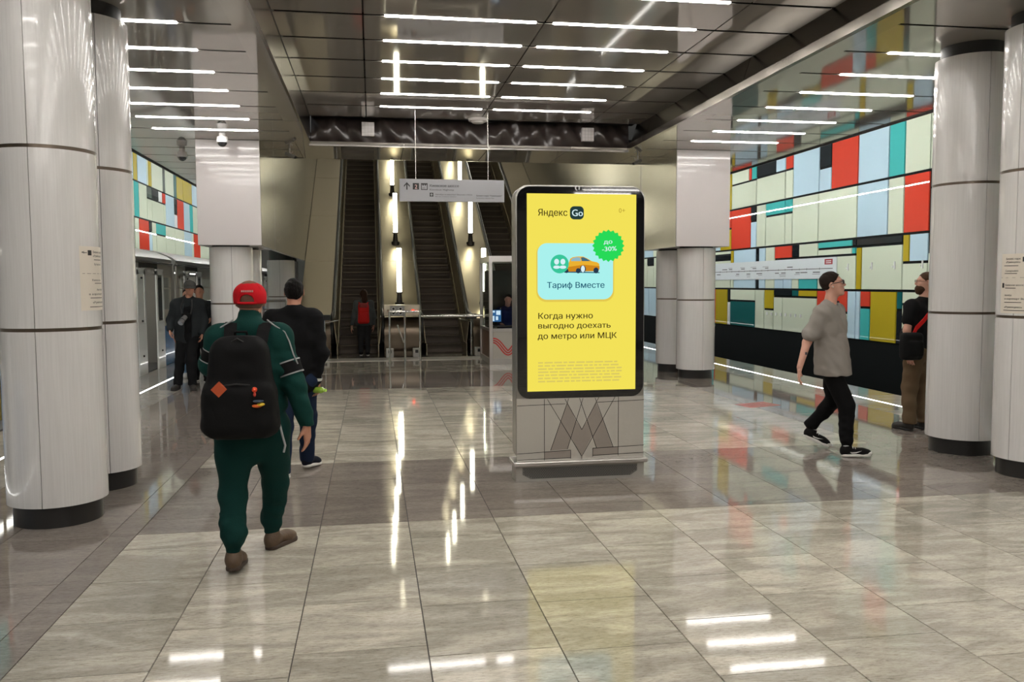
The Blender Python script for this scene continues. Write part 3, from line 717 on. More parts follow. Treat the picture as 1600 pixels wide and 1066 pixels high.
for xx in (1.03, 2.36): MB().tube([(xx, 18.8, .96), (xx, 19.6, .96)], .02, 10).build('bracket', CHROME, t, smooth=True)
for xx, s, lb in ((-1.05, 1, 'left of the left escalator'), (2.25, -1, 'at the foot of the right lamp deck')):
    t = thing('gate_arm', 'small chrome gate arm %s' % lb, 'gate', (xx, 19.4, .6), 'small chrome gate arms')
    MB().tube([(xx, 19.5, 0), (xx, 19.5, .86)], .022, 12).build('post', CHROME, t, smooth=True)
    MB().tube([(xx, 19.5, .80), (xx+s*.3, 19.4, .86)], .016, 10).build('arm', CHROME, t, smooth=True)
    MB().box(xx-.12, xx+.12, 19.45, 19.6, .86, .98).build('reader_head', BLACK, t, bevel=.01)
# railings
def railing(x0, y0, x1, y1, label, n):
    t = thing('railing', label, 'railing', ((x0+x1)/2, (y0+y1)/2, 0), None)
    P = lambda u, z: (x0+(x1-x0)*u, y0+(y1-y0)*u, z)
    for z, r in ((1.32, .025), (1.14, .014), (.12, .014)): MB().tube([P(0, z), P(1, z)], r, 10).build('rail', CHROME, t, smooth=True)
    for u in (0, .5, 1): MB().tube([P(u, 0), P(u, 1.32)], .022, 10).build('post', CHROME, t, smooth=True)
    for i in range(1, n):
        MB().tube([P(i/n, .12), P(i/n, 1.14)], .009, 6).build('bar', STEEL, t, smooth=True)
    return t
railing(5.12, 15.95, 5.12, 19.4, 'chrome railing with thin bars between kiosk and right columns', 24)
railing(-1.8, 18.6, -3.4, 18.6, 'chrome railing seen behind the dark haired man at left', 14)
# ================================================================== booth
t = thing('attendant_booth', 'glazed aluminium attendant booth with red wave decal, partly behind kiosk', 'booth', (3.0, 18.0, 0))
bx0, bx1, by0, by1, bz = 2.37, 3.75, 17.3, 18.85, 2.2
for x in (bx0, bx1-.07):
    for y in (by0, by1-.07): MB().box(x, x+.07, y, y+.07, 0, bz).build('post', ALU, t, bevel=.004)
for z0, z1 in ((0, .12), (.68, .74), (bz-.09, bz)):
    for y in (by0, by1-.06): MB().box(bx0+.07, bx1-.07, y+.005, y+.06, z0, z1).build('frame_rail', ALU, t)
    for x in (bx0, bx1-.06): MB().box(x+.005, x+.055, by0+.07, by1-.07, z0, z1).build('frame_rail', ALU, t)
for y in (by0+.03, by1-.035): MB().box(bx0+.07, bx1-.07, y, y+.006, .74, bz-.09).build('pane', GLASS, t)
for x in (bx0+.03, bx1-.035): MB().box(x, x+.006, by0+.07, by1-.07, .74, bz-.09).build('pane', GLASS, t)
LOWP = mat('booth_panel', (.55, .52, .47), .2, coat=.4)
pf = MB().box(bx0+.07, bx1-.07, by0+.03, by0+.04, .12, .68).build('lower_panel', LOWP, t)
MB().box(bx0+.03, bx0+.04, by0+.07, by1-.07, .12, .68).build('lower_panel', mat('booth_brown', (.16, .09, .06), .3), t)
RED = mat('decal_red', (.62, .03, .02), .4)
for k in range(3):
    off = k*.045; up_ = []; lo_ = []
    for i in range(61):
        u = i/60; x = bx0+.08+u*1.2
        z = .36+.13*math.cos((x-bx0-.08)*2*PI/.62)
        sl = -.13*2*PI/.62*math.sin((x-bx0-.08)*2*PI/.62); nl = math.hypot(1, sl); nx_, nz_ = -sl/nl, 1/nl
        up_.append((x+nx_*(off+.013), z+nz_*(off+.013)-.04)); lo_.append((x+nx_*(off-.013), z+nz_*(off-.013)-.04))
    vs = []; fs = []
    for i in range(61): vs += [(up_[i][0], by0+.028, up_[i][1]), (lo_[i][0], by0+.028, lo_[i][1])]
    for i in range(60): fs.append((2*i, 2*i+1, 2*i+3, 2*i+2))
    MB().add(vs, fs).build('wave_stripe', RED, pf)
MB().box(bx0, bx1, by0, by1, bz, bz+.03).build('roof_panel', ALU, t)
MB().box(bx0+.08, bx1-.08, 17.75, 18.1, .74, .77).build('counter', mat('counter_dark', (.05, .045, .04), .4), t)
MB().box(bx0+.1, bx1-.1, by1-.08, by1-.075, .74, 1.95).build('back_screen', mat('smoke_pane', (.05, .055, .05), .1, coat=1), t)
t = thing('monitor', 'lit blue and white monitor on the desk inside attendant booth', 'monitor', (2.58, 17.9, .77))
MB().box(2.46, 2.72, 17.9, 17.93, .84, 1.12).build('bezel', BLACK, t)
scr = MB().box(2.475, 2.705, 17.894, 17.9, .855, 1.105).build('screen', emitmat('screen_blue', (.03, .12, .3), 1.0), t)
SW = emitmat('screen_white', (.7, .85, 1), 1.0)
for a, b, c_, d_ in ((2.49, 2.57, 1.05, 1.09), (2.60, 2.69, 1.0, 1.09), (2.49, 2.56, .87, .98), (2.59, 2.64, .89, .97)): MB().box(a, b, 17.891, 17.894, c_, d_).build('window_tile', SW, scr)
MB().box(2.56, 2.62, 17.9, 17.96, .77, .84).build('stand', BLACK, t)
# ================================================================== hanging direction sign
SY = 13.2
t = thing('direction_sign', 'long grey hanging direction sign in front of the escalators', 'sign', (1.25, SY, 3.27))
sx0, sx1, sz0, sz1 = .44, 2.055, 2.925, 3.265
bd = MB().prism([(sx0, sz0), (sx1, sz0), (sx1, sz1), (sx0, sz1)], 1, SY, SY+.05).build('board', SIGNW, t, bevel=.003)
for x in (sx0+.25, sx1-.25): MB().tube([(x, SY+.025, sz1), (x, SY+.025, Z2)], .006, 6).build('cable', STEEL, t)
def sp(px, py): # sign face coords from the 1600x560 close-up of the board
    return sx0+(px-195)/1335*(sx1-sx0), sz1-(py-155)/268*(sz1-sz0)
def stext(s, px, py, hpx, m=INK, w=None, name='lettering', bold=.0):
    x, z = sp(px, py); k = hpx/268*(sz1-sz0)/.72
    W_ = w/1335*(sx1-sx0) if w else None
    return text(s, name, m, bd, (x, SY-.003, z), k, width=W_, bold=bold)
def sbox(x0, y0, x1, y1, m, d=.002, name='sign_mark', par=None):
    a = sp(x0, y1); b = sp(x1, y0); return MB().box(a[0], b[0], SY-d, SY, a[1], b[1]).build(name, m, par or bd)
ax, az = sp(288, 285); ax2, az2 = sp(288, 200)
MB().box(ax-.009, ax+.009, SY-.002, SY, az, az2-.01).build('arrow_shaft', INK, bd)
dxx = .045
MB().add([(ax, SY-.002, az2+.006), (ax+dxx, SY-.002, az2-.045), (ax+dxx, SY-.002, az2-.068), (ax, SY-.002, az2-.018), (ax-dxx, SY-.002, az2-.068), (ax-dxx, SY-.002, az2-.045)], [(0, 1, 2, 3), (0, 3, 4, 5)]).build('arrow_head', INK, bd)
sbox(362, 205, 440, 282, BLACK, name='number_square'); x, z = sp(384, 272); text('2', 'number', mat('num_pink', (.65, .4, .38), .5), bd, (x, SY-.0035, z), .088)
sbox(465, 205, 548, 285, INK, .0015, 'bus_icon'); sbox(474, 222, 539, 276, SIGNW, .0025, 'bus_icon_field'); sbox(484, 214, 500, 234, INK, .003, 'bus_icon_bar'); sbox(512, 214, 528, 234, INK, .003, 'bus_icon_bar'); x, z = sp(480, 270); text('m1', 'bus_icon_text', INK, bd, (x, SY-.004, z), .04)
stext('Киевское шоссе', 572, 247, 30, w=370, bold=.012); stext('Kievskoe Highway', 572, 290, 20, w=308)
sbox(574, 318, 620, 364, INK, .0015, 'plane_icon'); sbox(584, 336, 611, 345, SIGNW, .0025, 'plane_wing'); sbox(593, 324, 602, 358, SIGNW, .0025, 'plane_body')
stext('Автобус в аэропорт Внуково (VKO)', 645, 345, 16, w=468); stext('Bus to Vnukovo airport', 645, 368, 10, w=262)
stext('Бизнес-парк "Румянцево"', 1168, 355, 18, w=330, bold=.01); stext('Rumyantsevo Business Park', 1168, 382, 12, w=228)
# ================================================================== kiosk
KY = 6.96; KD = .2
t = thing('advertising_kiosk', 'tall standing digital kiosk with glowing yellow advert in the middle of floor', 'kiosk', (1.73, KY+.1, 0))
kx0, kx1, kz1 = 1.175, 2.285, 2.475
outer = rrect(kx0, kx1, .15, kz1, .11); 
MB().prism(outer, 1, KY+.006, KY+KD).build('housing', mat('kiosk_steel', (.40, .385, .36), .3, metal=1., bump=.1, bscale=60), t, bevel=.006, smooth=False)
MB().prism([(x, z) for x, z in rrect(kx0+.012, kx1-.010, .70, kz1-.012, .105)], 1, KY-.004, KY+.006).build('bezel_glass', mat('bezel', (.006, .006, .007), .04, coat=1., coat_r=.02), t, bevel=.0015)
def kp(px, py): return 1.27+(px-188)/(908-188)*.935, 2.405-(py-145)/1309*1.643
SC = emitmat('screen_yellow', srgb(252, 234, 92), 1.0)
scr = MB().box(1.27, 2.205, KY-.0055, KY-.004, .762, 2.405).build('screen', SC, t)
def flatpoly(pts, m, name, d, par): 
    q = [kp(*p) for p in pts]; return MB().add([(x, KY-.0055-d, z) for x, z in q], [tuple(range(len(q)))]).build(name, m, par)
def ktext(s, px, py, hpx, m, w=None, d=.0015, bold=0., par=None, rot=0., align='LEFT'):
    x, z = kp(px, py); k = hpx/1309*1.643/.70; W_ = w/720*.935 if w else None
    return text(s, 'lettering', m, par or scr, (x, KY-.0055-d, z), k, width=W_, bold=bold, rot=rot, align=align)
eB = emitmat('ad_brown', srgb(72, 62, 24), 1); eDk = emitmat('ad_dark', srgb(38, 62, 62), 1); eCard = emitmat('ad_card', srgb(176, 250, 246), 1); eGr = emitmat('ad_green', srgb(42, 226, 92), 1)
eW = emitmat('ad_white', srgb(225, 250, 255), 1); eTeal = emitmat('ad_teal', srgb(60, 205, 160), 1); eBl = emitmat('ad_blue', srgb(28, 92, 120), 1); eOr = emitmat('ad_orange', srgb(244, 184, 52), 1); eWin = emitmat('ad_window', srgb(66, 110, 130), 1); eNav = emitmat('ad_navy', srgb(40, 60, 80), 1); eTan = emitmat('ad_tan', srgb(226, 208, 104), 1); eShade = emitmat('ad_shade', srgb(236, 208, 84), 1); eOr2 = emitmat('ad_orange_deep', srgb(214, 140, 30), 1)
ktext('Яндекс', 258, 290, 43, eB, 192, bold=.012)
def rr(px0, px1, py0, py1, r): return [(x, -z) for x, z in rrect(px0, px1, -py1, -py0, r)]
g = flatpoly(rr(468, 559, 226, 313, 28), eDk, 'app_badge', .0008, scr)
ktext('Go', 478, 291, 44, eW, 72, .002, .03, g)
ktext('0+', 790, 266, 30, emitmat('ad_ochre', srgb(190, 165, 55), 1), 42)
flatpoly(rr(248, 762, 474, 858, 66), eShade, 'card_shadow', .0006, scr)
card = flatpoly(rr(256, 754, 470, 843, 62), eCard, 'card', .001, scr)
star = [(722+(108 if i % 2 == 0 else 95)*math.cos(PI*i/20), 486+(108 if i % 2 == 0 else 95)*math.sin(PI*i/20)) for i in range(40)]
st = flatpoly(star, eGr, 'starburst', .003, scr)
ktext('до', 690, 474, 26, eW, 58, .0045, .03, st, rot=.06); ktext('-30%', 678, 524, 30, eW, 98, .0045, .03, st, rot=.06)
# car drawing: roof, windows, body, wheels
body = [(438, 640), (440, 618), (462, 596), (470, 572), (486, 562), (520, 557), (556, 558), (582, 570), (612, 588), (648, 596), (662, 606), (664, 640), (655, 655), (470, 658), (448, 656)]
cr = flatpoly(body, eOr, 'car_body', .0016, card)
flatpoly([(445, 628), (560, 612), (664, 622), (664, 640), (655, 655), (470, 658), (448, 656)], eOr2, 'car_side', .0019, cr)
flatpoly([(474, 588), (482, 570), (512, 562), (534, 564), (540, 588)], emitmat('ad_pane', srgb(150, 190, 205), 1), 'car_window', .0022, cr)
flatpoly([(546, 588), (540, 564), (556, 562), (578, 572), (604, 588)], eWin, 'car_window', .0022, cr)
flatpoly([(430, 655), (664, 662), (664, 668), (430, 664)], eBl, 'car_shadow', .0014, card)
for cx_, cy_, rx_, m_ in ((522, 652, 15, eNav), (640, 650, 17, eNav), (445, 652, 13, eNav), (553, 640, 20, eNav)):
    w_ = flatpoly([(cx_+rx_*math.cos(a*.2618), cy_+rx_*1.15*math.sin(a*.2618)) for a in range(24)], m_, 'car_wheel', .0025, cr)
flatpoly([(553+13*math.cos(a*.2618), 640+22*math.sin(a*.2618)) for a in range(24)], eW, 'wheel_hub', .003, cr)
ic = flatpoly([(400+60*math.cos(a*.1745), 607+62*math.sin(a*.1745)) for a in range(36)], eTeal, 'round_icon', .003, card)
for cx_ in (380, 421):
    flatpoly([(cx_+16*math.cos(a*.2618), 592+19*math.sin(a*.2618)) for a in range(24)], eW, 'head_shape', .0036, ic)
    flatpoly([(cx_+22*math.cos(a*.2618), 628+11*math.sin(a*.2618)) for a in range(24)], eW, 'shoulder_shape', .0036, ic)
ktext('Тариф Вместе', 315, 766, 38, eBl, 380, .002, .012, card)
ktext('Когда нужно', 255, 970, 38, eB, 360, bold=.018); ktext('выгодно доехать', 255, 1034, 36, eB, 480, bold=.018); ktext('до метро или МЦК', 255, 1104, 38, eB, 525, bold=.018)
for r_ in range(7):
    x = 258; y = 1260+r_*21; q = random.Random(r_+3)
    mb = MB()
    while x < 790:
        w_ = q.randint(18, 70); a = kp(x, y+8); b = kp(min(x+w_, 815), y-2); mb.box(a[0], b[0], KY-.0062, KY-.0055, a[1], b[1]); x += w_+9
    mb.build('small_print', eTan, scr)
# logo on top bezel
lw = mat('logo_white', (.6, .6, .6), .5)
def kp2(px, py): return kp(px, py)
x, z = kp(517, 106)
MB().add([(x+.022*math.cos(a), KY-.006, z+.022*math.sin(a)) for a in [math.radians(90+i*15) for i in range(13)]]+[(x+.01*math.cos(a), KY-.006, z+.014*math.sin(a)) for a in [math.radians(270-i*15) for i in range(13)]], [tuple(range(26))]).build('logo_crescent', lw, t)
MB().add([(x+.010+.010*math.cos(a), KY-.006, z+.02*math.sin(a)) for a in [math.radians(-90+i*15) for i in range(13)]], [tuple(range(13))]).build('logo_half', lw, t)
x, z = kp(545, 116); text('Russ', 'lettering', lw, t, (x, KY-.006, z), .042, bold=.01)
# lower decorated panel
def kb(px, py): return 1.175+(px-122)/(963-122)*1.11, .70-(py-452)/(845-452)*.527
bp_ = MB().box(kx0+.004, kx1-.004, KY-.002, KY+.006, .172, .70).build('base_panel', mat('base_steel', (.52, .495, .445), .33, metal=.3, bump=.1, bscale=40), t)
MD = mat('base_steel_dark', (.34, .30, .265), .35, metal=.3)
def kflat(pts, m, name, d=.001):
    q = [kb(*p) for p in pts]; return MB().add([(x, KY-.002-d, z) for x, z in q], [tuple(range(len(q)))]).build(name, m, bp_)
kflat([(455, 482), (512, 602), (453, 778), (343, 782), (408, 604)], MD, 'letter_plate')
kflat([(640, 482), (583, 602), (642, 776), (755, 778), (688, 600)], MD, 'letter_plate')
kflat([(512, 602), (548, 655), (583, 602), (622, 690), (548, 822), (476, 700)], MD, 'letter_plate', .0012)
for pts in (([(303, 788), (472, 782), (474, 830), (303, 832)]), ([(620, 775), (790, 772), (790, 820), (620, 825)])): kflat(pts, MD, 'foot_plate')
def kline(a, b):
    (x0, z0), (x1, z1) = kb(*a), kb(*b); L = math.hypot(x1-x0, z1-z0); nx_, nz_ = -(z1-z0)/L*.0022, (x1-x0)/L*.0022
    MB().add([(x0+nx_, KY-.0045, z0+nz_), (x1+nx_, KY-.0045, z1+nz_), (x1-nx_, KY-.0045, z1-nz_), (x0-nx_, KY-.0045, z0-nz_)], [(0, 1, 2, 3)]).build('engraved_line', BLACK, bp_)
for a, b in (((303, 455), (303, 843)), ((790, 452), (790, 830)), ((127, 494), (440, 488)), ((650, 484), (962, 476)), ((127, 797), (475, 784)), ((620, 777), (962, 768)), ((475, 784), (475, 838)), ((620, 777), (620, 832)),
             ((127, 836), (475, 832)), ((620, 823), (962, 815)), ((462, 455), (343, 782)), ((556, 455), (453, 777)), ((533, 455), (645, 775)), ((635, 455), (757, 776)), ((323, 457), (548, 826)), ((437, 457), (548, 655)), ((660, 453), (548, 655)), ((768, 452), (548, 826)), ((548, 826), (548, 842))): kline(a, b)
MB().box(kx0-.03, kx1+.025, KY-.045, KY+KD+.03, .135, .172).build('ledge', ALU, t, bevel=.008)
MB().box(kx0-.005, kx1+.0, KY-.005, KY+KD, 0, .135).build('plinth', mat('plinth_grey', (.42, .40, .36), .4, metal=.3), t)
gr = MB().add([(kx0+.05, KY-.0065, .12), (kx1-.06, KY-.0065, .12), (kx1-.06, KY-.0065, .06), (kx1-.12, KY-.0065, .022), (kx0+.12, KY-.0065, .022), (kx0+.05, KY-.0065, .06)], [tuple(range(6))]).build('grille', mat('grille_dark', (.20, .195, .18), .45, metal=.7), t)
mb = MB(); zz = .030; k = 0
while zz < .117:
    x = kx0+.065+(k % 2)*.0075
    while x < kx1-.07:
        if not (zz < .06 and (x < kx0+.05+(.06-zz)*1.9+.02 or x > kx1-.06-(.06-zz)*1.6-.02)):
            mb.add([(x+.0042*math.cos(a), KY-.0072, zz+.0042*math.sin(a)) for a in (0, 1.05, 2.09, 3.14, 4.19, 5.24)], [(0, 1, 2, 3, 4, 5)])
        x += .015
    zz += .0125; k += 1
o = mb.build('grille_hole', BLACK, gr); o['kind'] = 'stuff'
# ================================================================== route map sign on right wall
t = thing('route_map_sign', 'long white line map sign on the coloured right wall', 'sign', (XR-.05, 22, 1.75), None)
mz0, mz1 = 1.745, 2.262
my0, my1 = 18.7, 26.4
bd2 = MB().box(XR-.055, XR-.032, my0, my1, mz0, mz1).build('board', mat('sign_white', (.78, .84, .86), .25, coat=.6), t)
mx = XR-.0565
MB().box(mx-.001, mx, my0+.15, my1, 1.985, 2.0).build('route_line', INK, bd2)
MB().box(mx-.002, mx, my0+.16, my0+.52, 2.09, 2.22).build('station_plate', mat('plate_red', (.38, .01, .02), .4), bd2)
for dz in (2.165, 2.12): MB().box(mx-.003, mx-.002, my0+.22, my0+.46, dz, dz+.02).build('plate_text', mat('sign_white2', (.8, .8, .8), .4), bd2)
q = random.Random(5); y = my0+.75
while y < my1-.3:
    MB().box(mx-.0012, mx, y, y+.012, 1.965, 2.02).build('station_tick', INK, bd2)
    up_ = q.random() < .55; z = 2.05 if up_ else 1.9
    for l in range(q.choice([1, 2, 2, 3])):
        MB().box(mx-.0012, mx, y-.02, y+.18+q.random()*.18, z-(0 if l == 0 else 0)+(l*.042 if up_ else -l*.042), z+.02+(l*.042 if up_ else -l*.042)-(.006 if l else 0)).build('station_name', INK if l == 0 else mat('ink_pale', (.25, .25, .27), .5), bd2)
    y += q.choice([.38, .5, .62])
# letters standing on the wall glass (white station name marks)
WM = mat('wall_letters', (.8, .82, .8), .3)
t = thing('wall_lettering', 'row of tiny pale raised letters low on the coloured right wall', 'lettering', (XR-.045, 21, .8))
for i in range(8): MB().box(XR-.05, XR-.032, 20.35+i*.27, 20.35+i*.27+.06, .76, .84).build('letter', WM, t)
t = thing('wall_lettering', 'pale raised letter strokes on right wall right of the map sign', 'lettering', (XR-.045, 17, 2.0))
for y in (18.2, 17.25, 16.42, 15.5):
    MB().box(XR-.05, XR-.032, y, y+.035, 1.93, 2.09).build('letter', WM, t)
    MB().box(XR-.05, XR-.032, y+.07, y+.1, 1.97, 2.0).build('letter', WM, t)
# ================================================================== column signs (curved film)
def csign(cx, cy, a0, a1, z0, z1, label, mirror):
    t = thing('column_sign', label, 'sign', (cx, cy, z0), None)
    R_ = CR+.002; n = 14
    vs = [(cx+R_*math.cos(math.radians(a0+(a1-a0)*i/n)), cy+R_*math.sin(math.radians(a0+(a1-a0)*i/n)), z) for z in (z0, z1) for i in range(n+1)]
    bd = MB().add(vs, [(i, i+1, n+2+i, n+1+i) for i in range(n)]).build('film', CREAM, t, smooth=True)
    L = math.radians(abs(a1-a0))*R_; Hh = z1-z0
    def curve(ob):
        me = ob.data; pw = parent_world(ob.parent)
        for v in me.vertices:
            u = v.co.x+pw.x; z = v.co.z+pw.z; a = math.radians(a0)+u/R_
            v.co = (cx+(R_+.001)*math.cos(a)-pw.x, cy+(R_+.001)*math.sin(a)-pw.y, z-pw.z)
        return ob
    def T(s, u, v, h, w=None, bold=0.): curve(text(s, 'lettering', INK, bd, (u*L, 0, z0+v*Hh), h*Hh/.7, width=w*L if w else None, bold=bold))
    def B(u0, u1, v0, v1, nm='rule'):
        k = 6; vs = [(u0*L+(u1-u0)*L*i/k, 0, z0+v*Hh) for v in (v0, v1) for i in range(k+1)]
        curve(MB().add(vs, [(i, i+1, k+2+i, k+1+i) for i in range(k)]).build(nm, INK, bd))
    return t, T, B
t, T, B = csign(5.63, 6.46, -190, -118, 1.395, 1.895, 'cream sign film on right column cut by the photo edge', False)
B(.50, .60, .865, .945, 'number_square'); B(.0, 1, .598, .602)
T('Бизнес-парк', .13, .90, .032, .33, .02); T('«Румянцево»', .13, .845, .032, .33, .02); B(.08, .42, .795, .805); T('Саларьево', .12, .70, .03, .30, .02); B(.1, .40, .665, .675)
B(.04, .10, .43, .51, 'number_square'); T('Киевское шоссе', .13, .46, .03, .40, .02); B(.13, .38, .42, .43)
T('Автобус', .12, .29, .028, .18, .02); T('в аэропорт Внуково', .12, .23, .03, .62, .02); B(.12, .5, .18, .19)
T('«Румянцево»', .12, .09, .03, .40, .02); B(.10, .66, .045, .055)
T('Salaryevo', .66, .89, .03, .25); 
t, T, B = csign(-2.235, 6.46, -37, 28, 1.49, 1.935, 'cream sign film on the nearest left column', True)
B(.19, .29, .86, .94, 'number_square'); B(.06, .17, .895, .905, 'arrow_shaft')
T('<', .04, .88, .05, .06, .02)
T('Бизнес-парк', .33, .90, .032, .4, .02); T('«Румянцево»', .33, .84, .032, .4, .02); B(.36, .7, .79, .8); T('Бутырская', .36, .71, .03, .3, .02)
B(.05, 1, .575, .58)
T('Киевское', .28, .46, .03, .34, .02); B(.36, .7, .42, .43); T('Автобус', .42, .31, .03, .3, .02); T('в аэропорт', .18, .24, .032, .5, .02); B(.22, .7, .19, .2); T('«Румянцево»', .28, .11, .032, .5, .02); B(.2, .8, .05, .06)
# ================================================================== red floor sticker
t = thing('floor_sticker', 'faded pink and red floor sticker right of the kiosk', 'sticker', (5.15, 10.8, 0))
MB().add([(4.86, 10.92, .0006), (5.38, 11.10, .0006), (5.46, 10.72, .0006), (4.94, 10.56, .0006)], [(0, 1, 2, 3)]).build('film', mat('pink', (.48, .16, .15), .3), t)
for i in range(3): MB().add([(4.95+.09*i, 10.86-.08*i, .001), (5.25+.05*i, 10.95-.08*i, .001), (5.25+.05*i, 10.93-.08*i, .001), (4.95+.09*i, 10.84-.08*i, .001)], [(0, 1, 2, 3)]).build('print_line', mat('deep_red', (.30, .04, .04), .4), t)
# ================================================================== TRAIN
TXI = -4.235
BLUE = mat('train_blue', (.03, .17, .42), .25, coat=.6); TGREY = mat('train_grey', (.46, .435, .39), .3, metal=.3, coat=.3); TWHITE = mat('train_door', (.82, .83, .80), .3, coat=.4); TDARK = mat('train_rubber', (.015, .013, .012), .6)
TBEIGE = mat('train_beige', (.46, .42, .34), .35); TINT = mat('train_interior', (.62, .60, .52), .5); TWIN = mat('train_window', (.03, .035, .035), .04, coat=1.)
def carriage(y0, y1, label, doors):
    t = thing('train_carriage', label, 'train', (TXI-1.3, (y0+y1)/2, -.9), 'metro train carriages')
    prof = [(-4.55, 2.12), (-4.30, 2.10), (-4.25, 2.14), (-4.25, 2.20), (-4.33, 2.27), (-4.55, 2.36), (-4.95, 2.45), (-5.6, 2.50), (-6.25, 2.45), (-6.7, 2.32), (-6.95, 2.1), (-6.95, -.8), (-6.88, -.8), (-6.88, 2.0), (-6.6, 2.1)]
    # roof shell follows the profile; body side built between doors
    MB().prism(prof, 1, y0, y1).build('roof', mat('train_roof', (.42, .41, .38), .3, metal=.6), t, smooth=True)
    MB().tube([(-4.245, y0, 2.10), (-4.245, y1, 2.10)], .022, 8).build('gutter', CHROME, t, smooth=True)
    MB().box(-6.9, TXI, y0, y1, -.9, -.12).build('underframe', TDARK, t)
    MB().box(-6.9, TXI-.04, y0, y1, -.12, .0).build('interior_floor', mat('train_floor', (.12, .12, .12), .5), t)
    MB().box(TXI-.03, TXI+.03, y0, y1, -.12, -.03).build('sill_step', mat('sill_rub', (.10, .07, .055), .5), t)
    MB().box(-6.88, -6.84, y0+.1, y1-.1, 0, 2.0).build('interior_wall', TINT, t)
    MB().box(-6.5, -4.45, y0+.1, y1-.1, 2.02, 2.05).build('interior_ceiling', TINT, t)
    MB().box(-5.7, -5.5, y0+.4, y1-.4, 2.0, 2.02).build('interior_light', emitmat('cabin_light', (1, .97, .88), 6), t)
    for y in (y0, y1-.05): MB().box(-6.9, TXI-.06, y, y+.05, 0, 2.1).build('end_wall', TGREY, t)
    yy = y0
    for d in list(doors)+[y1+.7]:
        a, b = yy, d-.7
        if b-a > .15:
            MB().box(TXI-.03, TXI, a, b, -.03, .82).build('lower_skin', BLUE, t)
            MB().box(TXI-.03, TXI, a, b, .82, 1.12).build('middle_skin', TBEIGE, t)
            MB().box(TXI-.03, TXI, a, b, 1.86, 2.12).build('upper_skin', TGREY, t)
            q0, q1 = a+.22, b-.22
            MB().box(TXI-.03, TXI, a, q0, 1.12, 1.86).build('window_post', TGREY, t)
            MB().box(TXI-.03, TXI, q1, b, 1.12, 1.86).build('window_post', TGREY, t)
            if q1-q0 > .3:
                w_ = MB()
                for bx in ((q0, q0+.05, 1.12, 1.86), (q1-.05, q1, 1.12, 1.86), (q0, q1, 1.12, 1.16), (q0, q1, 1.82, 1.86), (q0, q1, 1.58, 1.61)): w_.box(TXI-.025, TXI+.012, *bx)
                w_ = w_.build('window_frame', TBEIGE, t)
                MB().box(TXI-.02, TXI-.012, q0+.05, q1-.05, 1.16, 1.82).build('pane', GLASS, w_)
        if d < y1:
            MB().box(TXI-.03, TXI, d-.7, d+.7, 2.0, 2.12).build('door_header', TDARK, t)
            for s in (-1, 1):     # the open leaves parked beside the opening
                l0, l1 = sorted((d+s*.42, d+s*1.0))
                lf = MB()
                lf.box(TXI+.012, TXI+.045, l0, l1, .0, .95); lf.box(TXI+.012, TXI+.045, l0, l0+.1, .95, 1.95); lf.box(TXI+.012, TXI+.045, l1-.1, l1, .95, 1.95); lf.box(TXI+.012, TXI+.045, l0, l1, 1.86, 1.98)
                lf = lf.build('door_leaf', TWHITE, t, bevel=.004)
                MB().box(TXI+.02, TXI+.035, l0+.1, l1-.1, .95, 1.86).build('door_pane', TWHITE if s < 0 else TWIN, lf)
                for zz in (.35, 1.0, 1.8): MB().sphere((TXI+.047, (l0+l1)/2, zz), .022, 10, 6).build('door_knob', BLACK, lf)
                MB().box(TXI-.03, TXI+.012, d+s*.62-.04, d+s*.62+.04, 0, 2.0).build('door_seal', TDARK, t)
            MB().tube([(TXI-.35, d+.8, .0), (TXI-.35, d+.8, 2.03)], .018, 8).build('grab_pole', mat('pole_yellow', (.6, .45, .1), .3), t, smooth=True)
        yy = d+.7
    for k in range(int((y1-y0)/2.2)):
        a = y0+.5+k*2.2
        s_ = MB().box(-6.84, -6.35, a, a+1.7, .38, .46).build('bench', mat('bench_blue', (.05, .12, .25), .6), t, bevel=.02)
        MB().box(-6.84, -6.76, a, a+1.7, .46, .95).build('bench_back', MATS['bench_blue'], s_, bevel=.02)
    return t
carriage(1.0, 19.35, 'near metro carriage with open white doors at the left platform', [3.4, 6.9, 10.6, 14.2, 17.35])
carriage(19.75, 39.0, 'second metro carriage with open doors, behind the photographer', [21.35, 25.0, 28.7, 32.4, 36.2])
t = thing('carriage_gangway', 'dark rubber gangway between the two metro carriages', 'gangway', (-5.5, 19.55, 0))
MB().box(-6.6, -4.5, 19.35, 19.75, -.3, 2.2).build('bellows', TDARK, t)
for y in (19.42, 19.52, 19.62): MB().box(-6.65, -4.45, y, y+.04, -.3, 2.25).build('bellows_rib', BLACK, t)
